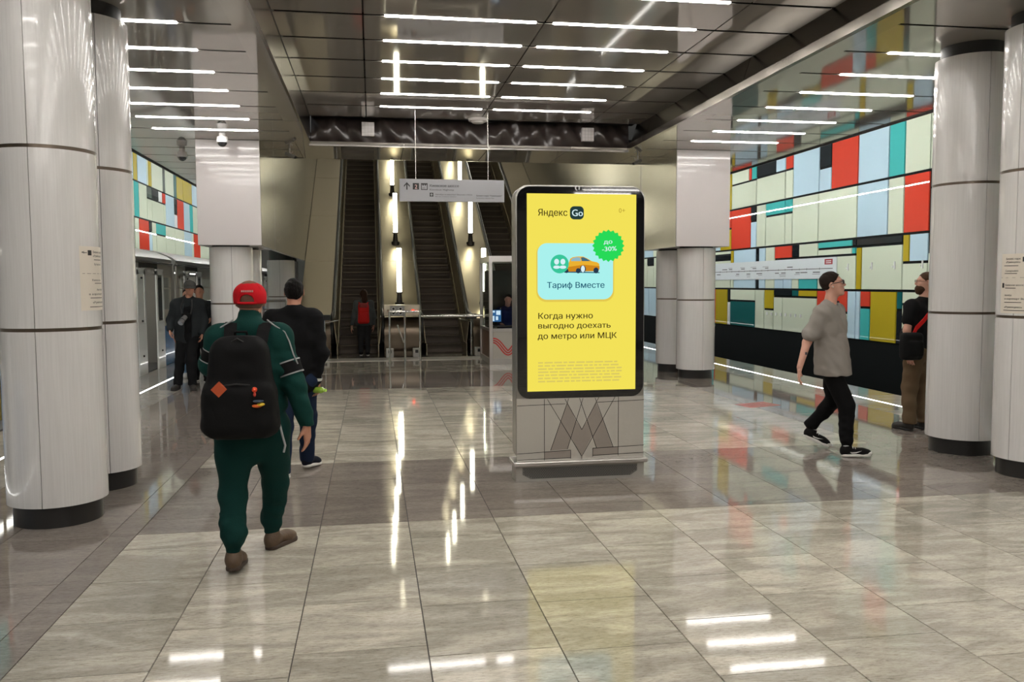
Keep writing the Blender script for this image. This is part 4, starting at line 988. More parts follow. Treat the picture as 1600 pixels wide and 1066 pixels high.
# ================================================================== PEOPLE: implicit surfaces meshed by surface nets
V3 = lambda *a: np.array(a, dtype=np.float64)
def unit(v): v = np.asarray(v, float); return v/np.linalg.norm(v)
class Body:
    """list of blended round cones / ellipsoids -> one continuous mesh"""
    def __init__(s): s.ops = []
    def cone(s, a, b, ra, rb, k=.02, sq=None, op='u'):      # sq = (axis, factor) flattens across axis
        a, b = V3(*a), V3(*b)
        def f(P):
            if sq is not None:
                n = unit(sq[0]); c = (a+b)/2; dn = (P-c)@n; P = P+np.multiply.outer(dn*(1/sq[1]-1), n)
                a_ = a+n*((a-c)@n)*(1/sq[1]-1); b_ = b+n*((b-c)@n)*(1/sq[1]-1)
            else: a_, b_ = a, b
            ab = b_-a_; t = np.clip(((P-a_)@ab)/max(ab@ab, 1e-9), 0, 1)
            return np.linalg.norm(P-(a_+t[..., None]*ab), axis=-1)-(ra+(rb-ra)*t)
        R = max(ra, rb)+k+.03
        s.ops.append((op, k, f, np.minimum(a, b)-R, np.maximum(a, b)+R)); return s
    def ell(s, c, r, axes=None, k=.015, op='u'):
        c = V3(*c); r = V3(*r); A = np.eye(3) if axes is None else np.array(axes)
        def f(P):
            q = (P-c)@A.T; l = np.linalg.norm(q/r, axis=-1); g = np.linalg.norm(q/(r*r), axis=-1)+1e-9
            return l*(l-1)/g
        R = max(r)+k+.03
        s.ops.append((op, k, f, c-R, c+R)); return s
    def rbox(s, c, h, rad, axes=None, k=.01, op='u', taper=0.):
        c = V3(*c); h = V3(*h); A = np.eye(3) if axes is None else np.array(axes)
        def f(P):
            q = (P-c)@A.T
            if taper:
                sc_ = 1-taper*np.clip(q[..., 2]/h[2], -1, 1); q = q/np.stack([sc_, np.ones_like(sc_), np.ones_like(sc_)], -1)
            q = np.abs(q)-(h-rad)
            return np.linalg.norm(np.maximum(q, 0), axis=-1)+np.minimum(q.max(-1), 0)-rad
        R = np.linalg.norm(h)+k+.03
        s.ops.append((op, k, f, c-R, c+R)); return s
    def plane(s, p, n, k=.004, lo=None, hi=None):            # keep the side n points away from
        p = V3(*p); n = unit(n)
        s.ops.append(('i', k, lambda P: (P-p)@n, V3(*(lo if lo is not None else (-99, -99, -99))), V3(*(hi if hi is not None else (99, 99, 99))))); return s
    def wrinkle(s, amp, freq, seed=0, lo=None, hi=None, dirs=None):
        r = np.random.RandomState(seed); D = []
        for i in range(7):
            d = r.randn(3) if dirs is None else np.array(dirs)+r.randn(3)*.35
            D.append((unit(d)*freq*(.6+.9*r.rand()), r.rand()*6.28, r.randn(3)*freq*.25, r.rand()*6))
        def f(P):
            t = 0
            for d, ph, d2, p2 in D: t = t+np.sin(P@d+ph+1.5*np.sin(P@d2+p2))
            return amp*t/3
        s.ops.append(('a', 0, f, V3(*(lo if lo is not None else (-99, -99, -99))), V3(*(hi if hi is not None else (99, 99, 99))))); return s
    def mesh(s, h):
        us = [o for o in s.ops if o[0] == 'u']
        lo = np.min([o[3] for o in us], 0); hi = np.max([o[4] for o in us], 0)
        n = np.ceil((hi-lo)/h).astype(int)+2
        F = np.full(tuple(n), .2, np.float32)
        ax = [lo[i]+h*np.arange(n[i]) for i in range(3)]
        for op, k, f, a, b in s.ops:
            i0 = np.clip(np.floor((a-lo)/h).astype(int), 0, n-1); i1 = np.clip(np.ceil((b-lo)/h).astype(int)+1, 0, n)
            if (i1 <= i0).any(): continue
            sl = tuple(slice(i0[i], i1[i]) for i in range(3))
            sub = F[sl]
            if op in 'ai':         # only near the surface
                msk = sub < .06
                if not msk.any(): continue
                idx = np.argwhere(msk); P = lo+h*(idx+i0); d = f(P); v = sub[msk]
                sub[msk] = v+d if op == 'a' else np.maximum(v, d)
                F[sl] = sub; continue
            P = np.stack(np.meshgrid(*[ax[i][sl[i]] for i in range(3)], indexing='ij'), -1); d = f(P)
            if op == 'u':
                if k > 0:
                    hh = np.clip(.5+.5*(sub-d)/k, 0, 1); F[sl] = sub*(1-hh)+d*hh-k*hh*(1-hh)
                else: F[sl] = np.minimum(sub, d)
            elif op == 's':
                F[sl] = np.maximum(sub, -d)
        F[0] = F[-1] = .2; F[:, 0] = F[:, -1] = .2; F[:, :, 0] = F[:, :, -1] = .2
        ins = F < 0; N = np.array(F.shape); cs = np.zeros(tuple(N), np.int64)-1
        flat = lambda I: (I[:, 0]*N[1]+I[:, 1])*N[2]+I[:, 2]
        quads = []; tot = int(N.prod()); cnt = {}
        allc = []; allp = []; qd = []
        for axn in range(3):
            A = [slice(None)]*3; B = [slice(None)]*3; A[axn] = slice(0, -1); B[axn] = slice(1, None)
            ch = ins[tuple(A)] != ins[tuple(B)]
            I = np.argwhere(ch); J = I.copy(); J[:, axn] += 1
            fa = F[tuple(I.T)]; fb = F[tuple(J.T)]; t = fa/(fa-fb)
            pos = I.astype(float); pos[:, axn] += t
            u, v = (axn+1) % 3, (axn+2) % 3
            cells = []
            for du, dv in ((0, 0), (-1, 0), (-1, -1), (0, -1)):
                Cc = I.copy(); Cc[:, u] += du; Cc[:, v] += dv; cells.append(flat(Cc)); allc.append(cells[-1]); allp.append(pos)
            q = np.stack(cells, 1); sgn = fa > 0
            q[sgn] = q[sgn][:, ::-1]; qd.append(q)
        allc = np.concatenate(allc); allp = np.concatenate(allp); qd = np.concatenate(qd)
        uq, inv = np.unique(allc, return_inverse=True)
        c = np.bincount(inv); vs = np.stack([np.bincount(inv, allp[:, i])/c for i in range(3)], 1)*h+lo
        fs = np.searchsorted(uq, qd)
        # two light smoothing passes
        E = np.concatenate([fs[:, [0, 1]], fs[:, [1, 2]], fs[:, [2, 3]], fs[:, [3, 0]]]); 
        for _ in range(2):
            sm = np.stack([np.bincount(E[:, 0], vs[E[:, 1], i], len(vs))+np.bincount(E[:, 1], vs[E[:, 0], i], len(vs)) for i in range(3)], 1)
            dg = np.bincount(E[:, 0], minlength=len(vs))+np.bincount(E[:, 1], minlength=len(vs))
            vs = vs*.55+.45*sm/dg[:, None]
        return vs, fs
    def build(s, name, m, parent, h=.008):
        vs, fs = s.mesh(h)
        if parent is not None: vs = vs-np.array(parent_world(parent))
        me = bpy.data.meshes.new(name)
        me.vertices.add(len(vs)); me.vertices.foreach_set('co', vs.astype(np.float32).ravel())
        me.loops.add(len(fs)*4); me.loops.foreach_set('vertex_index', fs.astype(np.int32).ravel())
        me.polygons.add(len(fs)); me.polygons.foreach_set('loop_start', np.arange(len(fs), dtype=np.int32)*4); me.polygons.foreach_set('loop_total', np.full(len(fs), 4, np.int32))
        me.polygons.foreach_set('use_smooth', np.ones(len(fs), bool)); me.update(calc_edges=True); me.validate()
        me.materials.append(m); o = bpy.data.objects.new(name, me); C.objects.link(o)
        if parent is not None: o.parent = parent
        return o
def frame(fwd, upv=(0, 0, 1)):
    f = unit(fwd); r = unit(np.cross(f, upv)); u = np.cross(r, f); return r, f, u      # right, forward, up
def head(b, c, fwd, sc_=1., skin=True, tilt=(0, 0, 1)):
    r, f, u = frame(fwd, tilt); A = (r, f, u); P = lambda x, y, z: V3(*c)+(r*x+f*y+u*z)*sc_
    S = lambda *q: tuple(v*sc_ for v in q)
    b.ell(P(0, -.018, .035), S(.073, .092, .083), A, .02)
    b.ell(P(0, .012, .01), S(.066, .078, .085), A, .02)
    b.ell(P(0, .028, -.052), S(.052, .058, .056), A, .03)
    b.ell(P(0, .066, -.088), S(.024, .02, .02), A, .02)           # chin
    b.cone(P(0, .082, .028), P(0, .104, -.012), .008*sc_, .0115*sc_, .012)       # nose
    b.ell(P(0, .098, -.018), S(.016, .012, .009), A, .006)
    b.ell(P(0, .084, -.046), S(.022, .011, .0065), A, .006)       # upper lip
    b.ell(P(0, .082, -.057), S(.019, .011, .007), A, .006)
    for s_ in (-1, 1):
        b.cone(P(s_*.012, .085, .036), P(s_*.05, .068, .038), .008*sc_, .006*sc_, .012)   # brow
        b.ell(P(s_*.04, .060, -.015), S(.02, .016, .014), A, .02)      # cheek
        b.ell(P(s_*.031, .088, .018), S(.014, .010, .009), A, .004, 's')
        b.ell(P(s_*.031, .074, .018), S(.0135, .0125, .0115), A, .003)
        ear = (unit(r*s_+f*-.35), unit(f+r*s_*.35), u)
        b.ell(P(s_*.078, -.012, .005), S(.008, .019, .031), ear, .006)
        b.ell(P(s_*.086, -.006, .006), S(.004, .010, .018), ear, .003, 's')
    return P
def hand(b, wr, dirv, palm_n, sc_=1., curl=.5, side=1, spread=.12):
    """wrist, direction of the fingers, normal pointing out of the palm, side +1 puts the thumb at cross(dir,palm)"""
    d = unit(dirv); n = unit(np.array(palm_n)-d*np.dot(palm_n, d)); l = np.cross(d, n)*side
    W = V3(*wr); k = sc_
    b.cone(W, W+d*.03*k, .026*k, .027*k, .015, sq=(n, .72))
    b.rbox(W+d*.062*k, (.040*k, .042*k, .014*k), .013*k, (l, d, n), .012)
    L = [.072, .080, .075, .060]
    for i in range(4):
        o = (1.5-i)*.0195*k; base = W+d*.098*k+l*o
        dd = unit(d+l*(1.5-i)*spread*.5); p = base; cur = dd
        segs = [.45, .32, .23]; rr_ = [.0092, .0084, .0076, .0065]
        for j in range(3):
            a = curl*(.35 if j == 0 else .75)*(1+.12*i)
            cur = unit(cur*math.cos(a)+n*math.sin(a)); q = p+cur*L[i]*segs[j]*k
            b.cone(p, q, rr_[j]*k, rr_[j+1]*k, .004); p = q
            # keep bending in the plane of the finger
            n2 = unit(n-cur*np.dot(n, cur)); n = n if j == 2 else n
    t0 = W+d*.03*k+l*.030*k+n*.006*k; td = unit(d*.75+l*.62+n*.32)
    t1 = t0+td*.038*k; t2 = t1+unit(d*.9+l*.25+n*.4*(1+curl))*.032*k
    b.cone(t0, t1, .014*k, .011*k, .01); b.cone(t1, t2, .0105*k, .0085*k, .004)
def arm(b, sh, el, wr, o=0., k=.02, w=1.):
    b.cone(sh, el, (.050+o)*w, (.041+o)*w, k); b.cone(el, wr, (.040+o)*w, (.027+o)*w, k)
def leg(b, hip, kn, an, o=0., ol=None, k=.03):
    ol = o if ol is None else ol
    b.cone(hip, kn, .088+o, .056+ol, k)
    kn_, an_ = V3(*kn), V3(*an); m = kn_+(an_-kn_)*.3
    b.cone(kn_, m, .054+ol, .054+ol, k); b.cone(m, an_, .054+ol, .036+ol, k)
def torso(b, J, f, o=0., belly=0., k=.05, w=1., hipo=0.):
    r, fv, u = frame(f); N = V3(*J['neck']); sl, sr = V3(*J['shL']), V3(*J['shR']); hl, hr = V3(*J['hipL']), V3(*J['hipR'])
    cs = (sl+sr)/2; ch = (hl+hr)/2; chest = cs+(ch-cs)*.28; waist = cs+(ch-cs)*.68
    b.cone(chest-r*.075*w, chest+r*.075*w, .120+o, .120+o, k, sq=(fv, .82))
    b.cone(chest+V3(0, 0, .05)-r*.06*w, waist, .110+o, .115+o, k, sq=(fv, .86))
    b.cone(waist-r*.055*w+fv*belly*.3, waist+r*.055*w+fv*belly*.3, .105+o+belly*.5, .105+o+belly*.5, k, sq=(fv, .88))
    b.cone(waist, ch+V3(0, 0, .02), .125+o+belly*.3, .12+o+hipo, k, sq=(fv, .85))
    b.cone(ch-r*.07, ch+r*.07, .105+o+hipo, .105+o+hipo, k, sq=(fv, .95))
    for s_ in (sl, sr):
        b.cone(s_+(cs-s_)*.12, N-V3(0, 0, .02), .052+o, .046+o*.7, .04)
        b.cone(s_, s_+(chest-s_)*.5, .056+o, .08+o, .04)
SKIN = {}
def skin(name, col):
    m = mat('skin_'+name, col, .5, spec=.35, noise=(9., tuple(c*.86 for c in col), .25), bump=.06, bscale=160); 
    m.node_tree.nodes['Principled BSDF'].inputs['Subsurface Weight'].default_value = .08
    m.node_tree.nodes['Principled BSDF'].inputs['Subsurface Radius'].default_value = (.02, .008, .004); return m
SK1 = skin('tan', (.50, .24, .155)); SK2 = skin('fair', (.60, .33, .245))
def cloth(name, col, rough=.85, b=.25, sc_=220): return mat(name, tuple(v*.8 for v in col), rough, spec=.12, noise=(70., tuple(c*.8 for c in col), .3), bump=b, bscale=sc_)
EYEW = mat('eye_white', (.75, .73, .7), .2); EYED = mat('eye_dark', (.03, .02, .015), .1)
def shoe(parent, hb, dirv, mu, ms, L=.285, w=.046, high=0., name='shoe', h=.006, upv=(0, 0, 1), lace=None, socks=None):
    r, f, u = frame(dirv, upv); A = (r, f, u); P = lambda x, y, z: V3(*hb)+r*x+f*y+u*z
    b = Body()
    b.ell(P(0, .052, .055), (w*.86, .056, .06), A, .02).cone(P(0, .06, .06), P(0, L*.66, .045), w*.78, w*.84, .03, sq=(u, .9))
    b.ell(P(0, L*.74, .036), (w, L*.25, .038), A, .03).cone(P(0, .06, .07), P(0, .066, .105+high), .043, .041, .02)
    b.plane(P(0, 0, .018), -u); b.plane(P(0, 0, .108+high), u)
    up_ = b.build(name, mu, parent, h)
    s_ = Body(); 
    s_.cone(P(0, .05, .014), P(0, L-.055, .014), w*.86, w*1.04, .02); s_.plane(P(0, 0, .0), -u); s_.plane(P(0, 0, .028), u)
    so = s_.build('sole', ms, up_, h)
    if lace is not None:
        for i in range(4):
            y = .115+i*.022; z = .088-.010*i+.002
            mb = MB(); mb.tube([tuple(P(-.026, y, z-.008)), tuple(P(-.012, y+.003, z+.001)), tuple(P(.012, y-.003, z+.001)), tuple(P(.026, y, z-.008))], .0042, 6)
            mb.build('lace', lace, up_, smooth=True)
    return P
def ankle(hb, dirv, upv=(0, 0, 1)):
    r, f, u = frame(dirv, upv); return V3(*hb)+f*.056+u*.095
def cap_hair(c, fwd, parent, m, name='hair', h=.006, low=.0, back=-.055, amp=.003, sc_=1., tilt=(0, 0, 1), top=.0, nape=1.):
    r, f, u = frame(fwd, tilt); A = (r, f, u); P = lambda x, y, z: V3(*c)+(r*x+f*y+u*z)*sc_
    b = Body()
    b.ell(P(0, -.020, .042+top), tuple(v*sc_ for v in (.0785, .0985, .087)), A, .01)
    b.ell(P(0, -.035, .005), tuple(v*sc_*nape for v in (.074, .076, .072)), A, .02)
    for s_ in (-1, 1): b.ell(P(s_*.085, -.006, .000), tuple(v*sc_ for v in (.024, .022, .036)), A, 0, 's')
    # hairline: slanting from forehead down past the ears
    b.plane(P(0, .052, .055+low), unit(f*1.+u*-.62), k=.0)
    b.plane(P(0, -.02, -.012), unit(f*.55-u*.8))
    b.plane(P(0, 0, back), -u)
    b.wrinkle(amp, 150, 3)
    return b.build(name, m, parent, h)
def person(label, J, f, hf, skinm, h=.0085, group=None, hands=True, base=None, curlL=.5, curlR=.5, hdL=None, hdR=None, belly=0., hs=1., tilt=(0, 0, 1), headless=False):
    g = base or (float(J['hipL'][0]), float(J['hipL'][1]), 0.)
    t = thing('person', label, 'person', tuple(float(v) for v in g), group)
    b = Body(); torso(b, J, f, -.012, belly)
    P = head(b, J['head'], hf, hs, tilt=tilt); hd = V3(*J['head']); r, fv, u = frame(hf, tilt)
    b.cone(hd-u*.05-fv*.016, J['neck'], .053, .060, .03)
    for s_ in 'LR':
        arm(b, J['sh'+s_], J['el'+s_], J['wr'+s_])
        leg(b, J['hip'+s_], J['kn'+s_], J['an'+s_], -.012, -.02, k=.015)
        b.ell(V3(*J['an'+s_])-V3(0, 0, .03), (.035, .035, .05), None, .03)
        dv = V3(*J['wr'+s_])-V3(*J['el'+s_]); hd_ = (hdL if s_ == 'L' else hdR) or None
        if hd_ is None:
            rr_, ff, uu = frame(f); inw = rr_*(1 if s_ == 'L' else -1); hd_ = (dv+V3(0, 0, -.1), inw+ff*.2)
        hand(b, J['wr'+s_], hd_[0], hd_[1], 1., curlL if s_ == 'L' else curlR, 1 if s_ == 'L' else -1)
    b.build('body', skinm, t, h)
    return t
# -------------------------------------------------------------------- 1 man in red cap walking away
GREEN = cloth('tracksuit_green', (.0085, .052, .044)); GREEN2 = cloth('tracksuit_green_dark', (.004, .016, .015)); PIPE = cloth('piping_grey', (.42, .43, .43)); BLK = cloth('cloth_black', (.010, .010, .011))
hbL, dL = (-.812, 4.955, .028), (.02, .99, -.10); hbR, dR = (-.672, 5.41, 0), (.50, .86, 0)
J = dict(head=(-.703, 5.18, 1.560), neck=(-.703, 5.13, 1.435), shL=(-.868, 5.12, 1.355), shR=(-.540, 5.12, 1.355), elL=(-.925, 5.14, 1.20), wrL=(-.86, 5.40, 1.20),
         elR=(-.455, 5.09, 1.095), wrR=(-.392, 5.13, .845), hipL=(-.795, 5.15, .80), hipR=(-.625, 5.15, .80), knL=(-.818, 5.12, .43), knR=(-.600, 5.34, .45), anL=tuple(ankle(hbL, dL)), anR=tuple(ankle(hbR, dR)))
cm = person('man in red cap and dark green tracksuit walking away with black backpack', J, (0, 1, 0), (.03, 1, .0), SK1, h=.006, base=(-.71, 5.15, 0), belly=.04, hdR=((.02, .06, -1), (-.9, .25, 0)), curlR=.45)
b = Body(); torso(b, J, (0, 1, 0), .022, .05)
b.cone(J['shL'], J['elL'], .072, .068, .04).cone(J['elL'], J['wrL'], .064, .042, .03)
b.cone(J['shR'], J['elR'], .072, .064, .04).cone(J['elR'], V3(*J['elR'])*.3+V3(*J['wrR'])*.7, .064, .052, .03).cone(V3(*J['elR'])*.3+V3(*J['wrR'])*.7, V3(*J['wrR'])+V3(0, 0, .0), .053, .045, .01)
b.cone((-.703, 5.135, 1.425), (-.703, 5.155, 1.478), .073, .066, .02)
b.ell((-.703, 5.16, 1.50), (.052, .052, .04), None, 0, 's')
b.plane((0, 0, .80), (0, 0, -1)).plane(V3(*J['wrR'])+V3(.002, .0, -.02), (.1, 0, -1), lo=(-.5, 4.9, .7), hi=(-.2, 5.4, .9))
b.wrinkle(.0045, 38, 2).wrinkle(.004, 60, 5, lo=(-.56, 4.9, .8), hi=(-.2, 5.4, 1.3), dirs=(.2, .1, 1))
jk = b.build('jacket', GREEN, cm, .0065)
# piping and black band on the sleeve
def ring_band(a, bb, t0, t1, r0, r1, m, name, par, n=28):
    a, bb = V3(*a), V3(*bb); d = unit(bb-a); u_ = unit(np.cross(d, (0, 1, 0))); v_ = np.cross(d, u_)
    p0, p1 = a+(bb-a)*t0, a+(bb-a)*t1; mb = MB(); vs = []
    for p, r_ in ((p0, r0), (p1, r1)):
        for i in range(n): an = 2*PI*i/n; vs.append(tuple(p+u_*r_*math.cos(an)+v_*r_*math.sin(an)))
    mb.add(vs, [(i, (i+1) % n, n+(i+1) % n, n+i) for i in range(n)]); return mb.build(name, m, par, smooth=True)
ring_band(J['shR'], J['elR'], .56, .80, .0745, .0725, BLK, 'sleeve_band', jk)
for t0, t1 in ((.53, .56), (.80, .83)): ring_band(J['shR'], J['elR'], t0, t1, .0755, .0755, PIPE, 'piping', jk)
ring_band(J['shL'], J['elL'], .50, .85, .0755, .0735, BLK, 'sleeve_band', jk)
for t0, t1 in ((.46, .50), (.85, .89)): ring_band(J['shL'], J['elL'], t0, t1, .0765, .0755, PIPE, 'piping', jk)
MB().tube([(-.60, 5.085, 1.462), (-.555, 5.06, 1.428), (-.50, 5.055, 1.392), (-.475, 5.05, 1.34), (-.452, 5.05, 1.26), (-.43, 5.055, 1.205)], .0045, 6).build('piping', PIPE, jk, smooth=True)
MB().tube([(-.79, 5.085, 1.462), (-.85, 5.06, 1.425), (-.90, 5.055, 1.385)], .0045, 6).build('piping', PIPE, jk, smooth=True)
b = Body(); r_, f_, u_ = frame((0, 1, 0))
hl, hr = V3(*J['hipL']), V3(*J['hipR'])
b.cone(hl+V3(.01, 0, .05), hr+V3(-.01, 0, .05), .13, .13, .04, sq=((0, 1, 0), .95))
b.cone(hl+V3(-.02, 0, 0), V3(*J['knL']), .118, .078, .05).cone(J['knL'], V3(*J['anL'])+V3(0, 0, .10), .077, .072, .03).cone(V3(*J['anL'])+V3(0, 0, .10), V3(*J['anL'])+V3(0, 0, .03), .070, .050, .02)
b.cone(hr+V3(.02, 0, 0), V3(*J['knR']), .118, .078, .05).cone(J['knR'], V3(*J['anR'])+V3(0, 0, .10), .077, .068, .03).cone(V3(*J['anR'])+V3(0, 0, .10), V3(*J['anR'])+V3(0, 0, .03), .066, .050, .02)
b.cone((-.71, 5.15, .74), (-.71, 5.15, .66), .10, .05, .05, sq=((0, 1, 0), 1.))
b.plane((0, 0, .93), (0, 0, 1)).wrinkle(.005, 30, 9, dirs=(.4, .2, 1)).wrinkle(.005, 62, 12, hi=(9, 9, .34), dirs=(0, .2, 1)).plane(V3(*J['anL'])+V3(0, 0, .01), (0, 0, -1), lo=(-1, 4.8, 0), hi=(-.70, 5.2, .3)).plane(V3(*J['anR'])+V3(0, 0, .01), (0, 0, -1), lo=(-.72, 5.2, 0), hi=(-.4, 5.9, .3))
b.build('trousers', cloth('trousers_green', (.006, .040, .035)), cm, .0065)
BRN = mat('shoe_brown', (.12, .075, .042), .6, noise=(30, (.07, .042, .025), .3), bump=.2, bscale=80); BRNS = mat('sole_brown', (.05, .032, .022), .7)
shoe(cm, hbL, dL, BRN, BRNS, .29, .050, .01, h=.005); shoe(cm, hbR, dR, BRN, BRNS, .29, .050, .01, h=.005)
# cropped grey hair and cap
cap_hair(J['head'], (.03, 1, 0), cm, cloth('hair_short', (.22, .12, .085)), h=.006, back=-.03, amp=.001)
def capshape(c, fwd, par, m, s_=1., open_=True):
    r, f, u = frame(fwd); A = (r, f, u); P = lambda x, y, z: V3(*c)+r*x+f*y+u*z
    b = Body(); b.ell(P(0, -.018, .045), (.0935, .112, .078), A, 0).ell(P(0, -.018, .012), (.0925, .111, .085), A, .01)
    b.ell(P(0, -.018, .012), (.0825, .101, .095), A, 0, 's').plane(P(0, 0, -.008), -u)
    if open_:
        b.cone(P(0, -.2, .008), P(0, -.05, .008), .040, .040, 0, op='s')
    b.wrinkle(.0008, 40, 4)
    cp = b.build('cap', m, par, .005)
    k = Body(); k.ell(P(0, .105, .014), (.078, .085, .012), A, .0); k.ell(P(0, .02, .0), (.08, .095, .05), A, 0, 's'); k.build('peak', m, cp, .006)
    if open_:
        mb = MB(); pts = []
        for i in range(13):
            a = math.radians(-34+68*i/12); pts.append(tuple(P(.0915*math.sin(a)*1.0, -.018-.110*math.cos(a), -.001)))
        mb.tube(pts, .0075, 8).build('strap', m, cp, smooth=True)
    MB().sphere(tuple(P(0, -.018, .124)), .008, 10, 6, .5).build('button', m, cp, smooth=True)
    for an in (35, 90, 145, 215, 270, 325):
        a = math.radians(an); pts = []
        for i in range(8):
            e = math.radians(88-i*10); pts.append(tuple(P(.0937*math.cos(a)*math.cos(e), -.018+.1123*math.sin(a)*math.cos(e), .045+.0783*math.sin(e))))
        if not (open_ and an == 270): MB().tube(pts, .0011, 5).build('seam', m, cp)
    return cp, P
REDC = cloth('cap_red', (.62, .012, .02), b=.15); cp, P = capshape(J['head'], (.03, 1, 0), cm, REDC)
for i in range(6):
    x = (-.030+.0115*i); a = math.asin(x/.094); y = -.018-.1105*math.cos(a)*.985
    q0 = P(x, y-.001, .068); 
    MB().box(q0[0], q0[0]+.0085, q0[1]-.003, q0[1]+.004, q0[2]-.006, q0[2]+.005).build('stitched_letter', cloth('stitch_pink', (.75, .35, .33)), cp)
# backpack
t = thing('backpack', 'black backpack with orange diamond patch on the man in the red cap', 'backpack', (-.73, 4.9, .80))
BP = cloth('backpack_black', (.0085, .0085, .009), .75, .3, 300)
b = Body(); b.rbox((-.735, 4.930, 1.09), (.185, .105, .285), .085, None, .02, taper=.20).rbox((-.735, 4.895, .975), (.198, .12, .160), .08, None, .03)
b.ell((-.735, 4.94, 1.31), (.115, .07, .06), None, .04).wrinkle(.003, 45, 6)
bg = b.build('main_bag', BP, t, .007)
b = Body(); b.rbox((-.735, 4.835, .975), (.150, .06, .120), .045, None, .01).wrinkle(.002, 50, 8); b.build('front_pocket', BP, t, .007)
mb = MB(); mb.tube([(-.90, 4.835, 1.10), (-.735, 4.79, 1.125), (-.57, 4.835, 1.10)], .005, 6).build('zip', mat('zip_dark', (.015, .015, .015), .6), t, smooth=True)
MB().tube([(-.88, 4.86, 1.20), (-.85, 4.85, 1.30), (-.735, 4.86, 1.37), (-.62, 4.85, 1.30), (-.59, 4.86, 1.20)], .004, 6).build('zip', MATS['zip_dark'], t, smooth=True)
dx, dz, y_ = .042, .042, 4.772
mp = MB().add([(-.868, y_+.006, 1.098), (-.868+dx, y_, 1.098-dz), (-.868+2*dx, y_-.004, 1.098), (-.868+dx, y_, 1.098+dz), (-.868, y_+.03, 1.098), (-.868+dx, y_+.03, 1.098-dz), (-.868+2*dx, y_+.03, 1.098), (-.868+dx, y_+.03, 1.098+dz)], [(0, 1, 2, 3), (0, 4, 5, 1), (1, 5, 6, 2), (2, 6, 7, 3), (3, 7, 4, 0)]).build('diamond_patch', cloth('patch_orange', (.62, .12, .05)), t)
for (x, z, w_, h_, c_) in ((-.655, 1.092, .03, .024, (.75, .07, .02)), (-.645, 1.068, .014, .024, (.45, .04, .02)), (-.65, 1.030, .06, .010, (.04, .06, .09)), (-.655, 1.005, .055, .014, (.72, .14, .02)), (-.63, 1.012, .045, .013, (.65, .45, .03))):
    b = Body(); b.ell((x+w_/2, 4.775 if z < 1.08 else 4.79, z), (w_/2, .03, h_/2+.003), None, 0); b.build('printed_badge', mat('badge_%d' % (x*-1000+z*1000), c_, .6), t, .004)
for s_, xx in ((-1, -.79), (1, -.62)):
    pts = [(xx, 4.96, 1.33), (xx+s_*.005, 5.015, 1.392), (xx+s_*.012, 5.08, 1.432), (xx+s_*.02, 5.16, 1.435), (xx+s_*.02, 5.24, 1.38), (xx+s_*.01, 5.27, 1.25)]
    mb = MB(); n = len(pts); vs = []
    for p in pts: vs += [(p[0]-.034, p[1]-.004, p[2]+.002), (p[0]+.034, p[1]-.004, p[2]+.002), (p[0]+.034, p[1]+.006, p[2]+.014), (p[0]-.034, p[1]+.006, p[2]+.014)]
    fs = []
    for i in range(n-1):
        for k in range(4): fs.append((4*i+k, 4*i+(k+1) % 4, 4*i+4+(k+1) % 4, 4*i+4+k))
    mb.add(vs, fs).build('shoulder_strap', BP, t)
MB().tube([(-.77, 4.98, 1.35), (-.76, 4.96, 1.40), (-.70, 4.96, 1.40), (-.69, 4.98, 1.35)], .008, 8).build('grab_handle', BP, t, smooth=True)
# white drawstring charm hanging at his right hip
MB().tube([(-.535, 5.02, .86), (-.52, 5.0, .80), (-.505, 5.0, .74), (-.515, 5.0, .70)], .006, 6).build('hanging_cord', PIPE, t, smooth=True)
# -------------------------------------------------------------------- 2 dark haired man in black sweatshirt
hbL, dL = (-.765, 7.24, .0), (.0, 1, 0); hbR, dR = (-.625, 7.72, .03), (.42, .9, -.08)
J = dict(head=(-.648, 7.42, 1.590), neck=(-.652, 7.38, 1.455), shL=(-.825, 7.38, 1.37), shR=(-.492, 7.38, 1.37), elL=(-.88, 7.38, 1.08), wrL=(-.86, 7.50, .84), elR=(-.435, 7.36, 1.09), wrR=(-.480, 7.42, .845),
         hipL=(-.745, 7.42, .86), hipR=(-.575, 7.42, .86), knL=(-.755, 7.42, .47), knR=(-.570, 7.62, .48), anL=tuple(ankle(hbL, dL)), anR=tuple(ankle(hbR, dR)))
pm = person('dark haired man in black sweatshirt and blue jeans walking away', J, (0, 1, 0), (-.02, 1, .0), SK1, h=.0075, base=(-.65, 7.42, 0), hdR=((.0, .1, -1), (-.6, .6, 0)), curlR=1.0)
b = Body(); torso(b, J, (0, 1, 0), .028)
for s_ in 'LR': b.cone(J['sh'+s_], J['el'+s_], .074, .064, .04).cone(J['el'+s_], V3(*J['wr'+s_])+V3(0, 0, .01), .062, .045, .03)
b.cone((-.652, 7.385, 1.43), (-.652, 7.395, 1.455), .066, .062, .02).plane((0, 0, .74), (0, 0, -1)).wrinkle(.006, 30, 21, dirs=(.3, .2, 1)).wrinkle(.004, 60, 22, lo=(-.53, 7, .8), hi=(-.3, 8, 1.4), dirs=(.2, 0, 1))
SWB = cloth('sweatshirt_black', (.0095, .0095, .0105), .9); sw = b.build('sweatshirt', SWB, pm, .0075)
JEAN = cloth('jeans_blue', (.016, .028, .06), .8); b = Body()
b.cone(J['hipL'], J['hipR'], .115, .115, .04)
for s_ in 'LR': b.cone(J['hip'+s_], J['kn'+s_], .105, .076, .04).cone(J['kn'+s_], V3(*J['an'+s_])+V3(0, 0, -.01), .074, .064, .03)
b.wrinkle(.004, 45, 25).plane((0, 0, .075), (0, 0, -1)); b.build('jeans', JEAN, pm, .0075)
SNB = cloth('sneaker_navy', (.012, .014, .022)); SNW = mat('sole_white', (.68, .66, .62), .5)
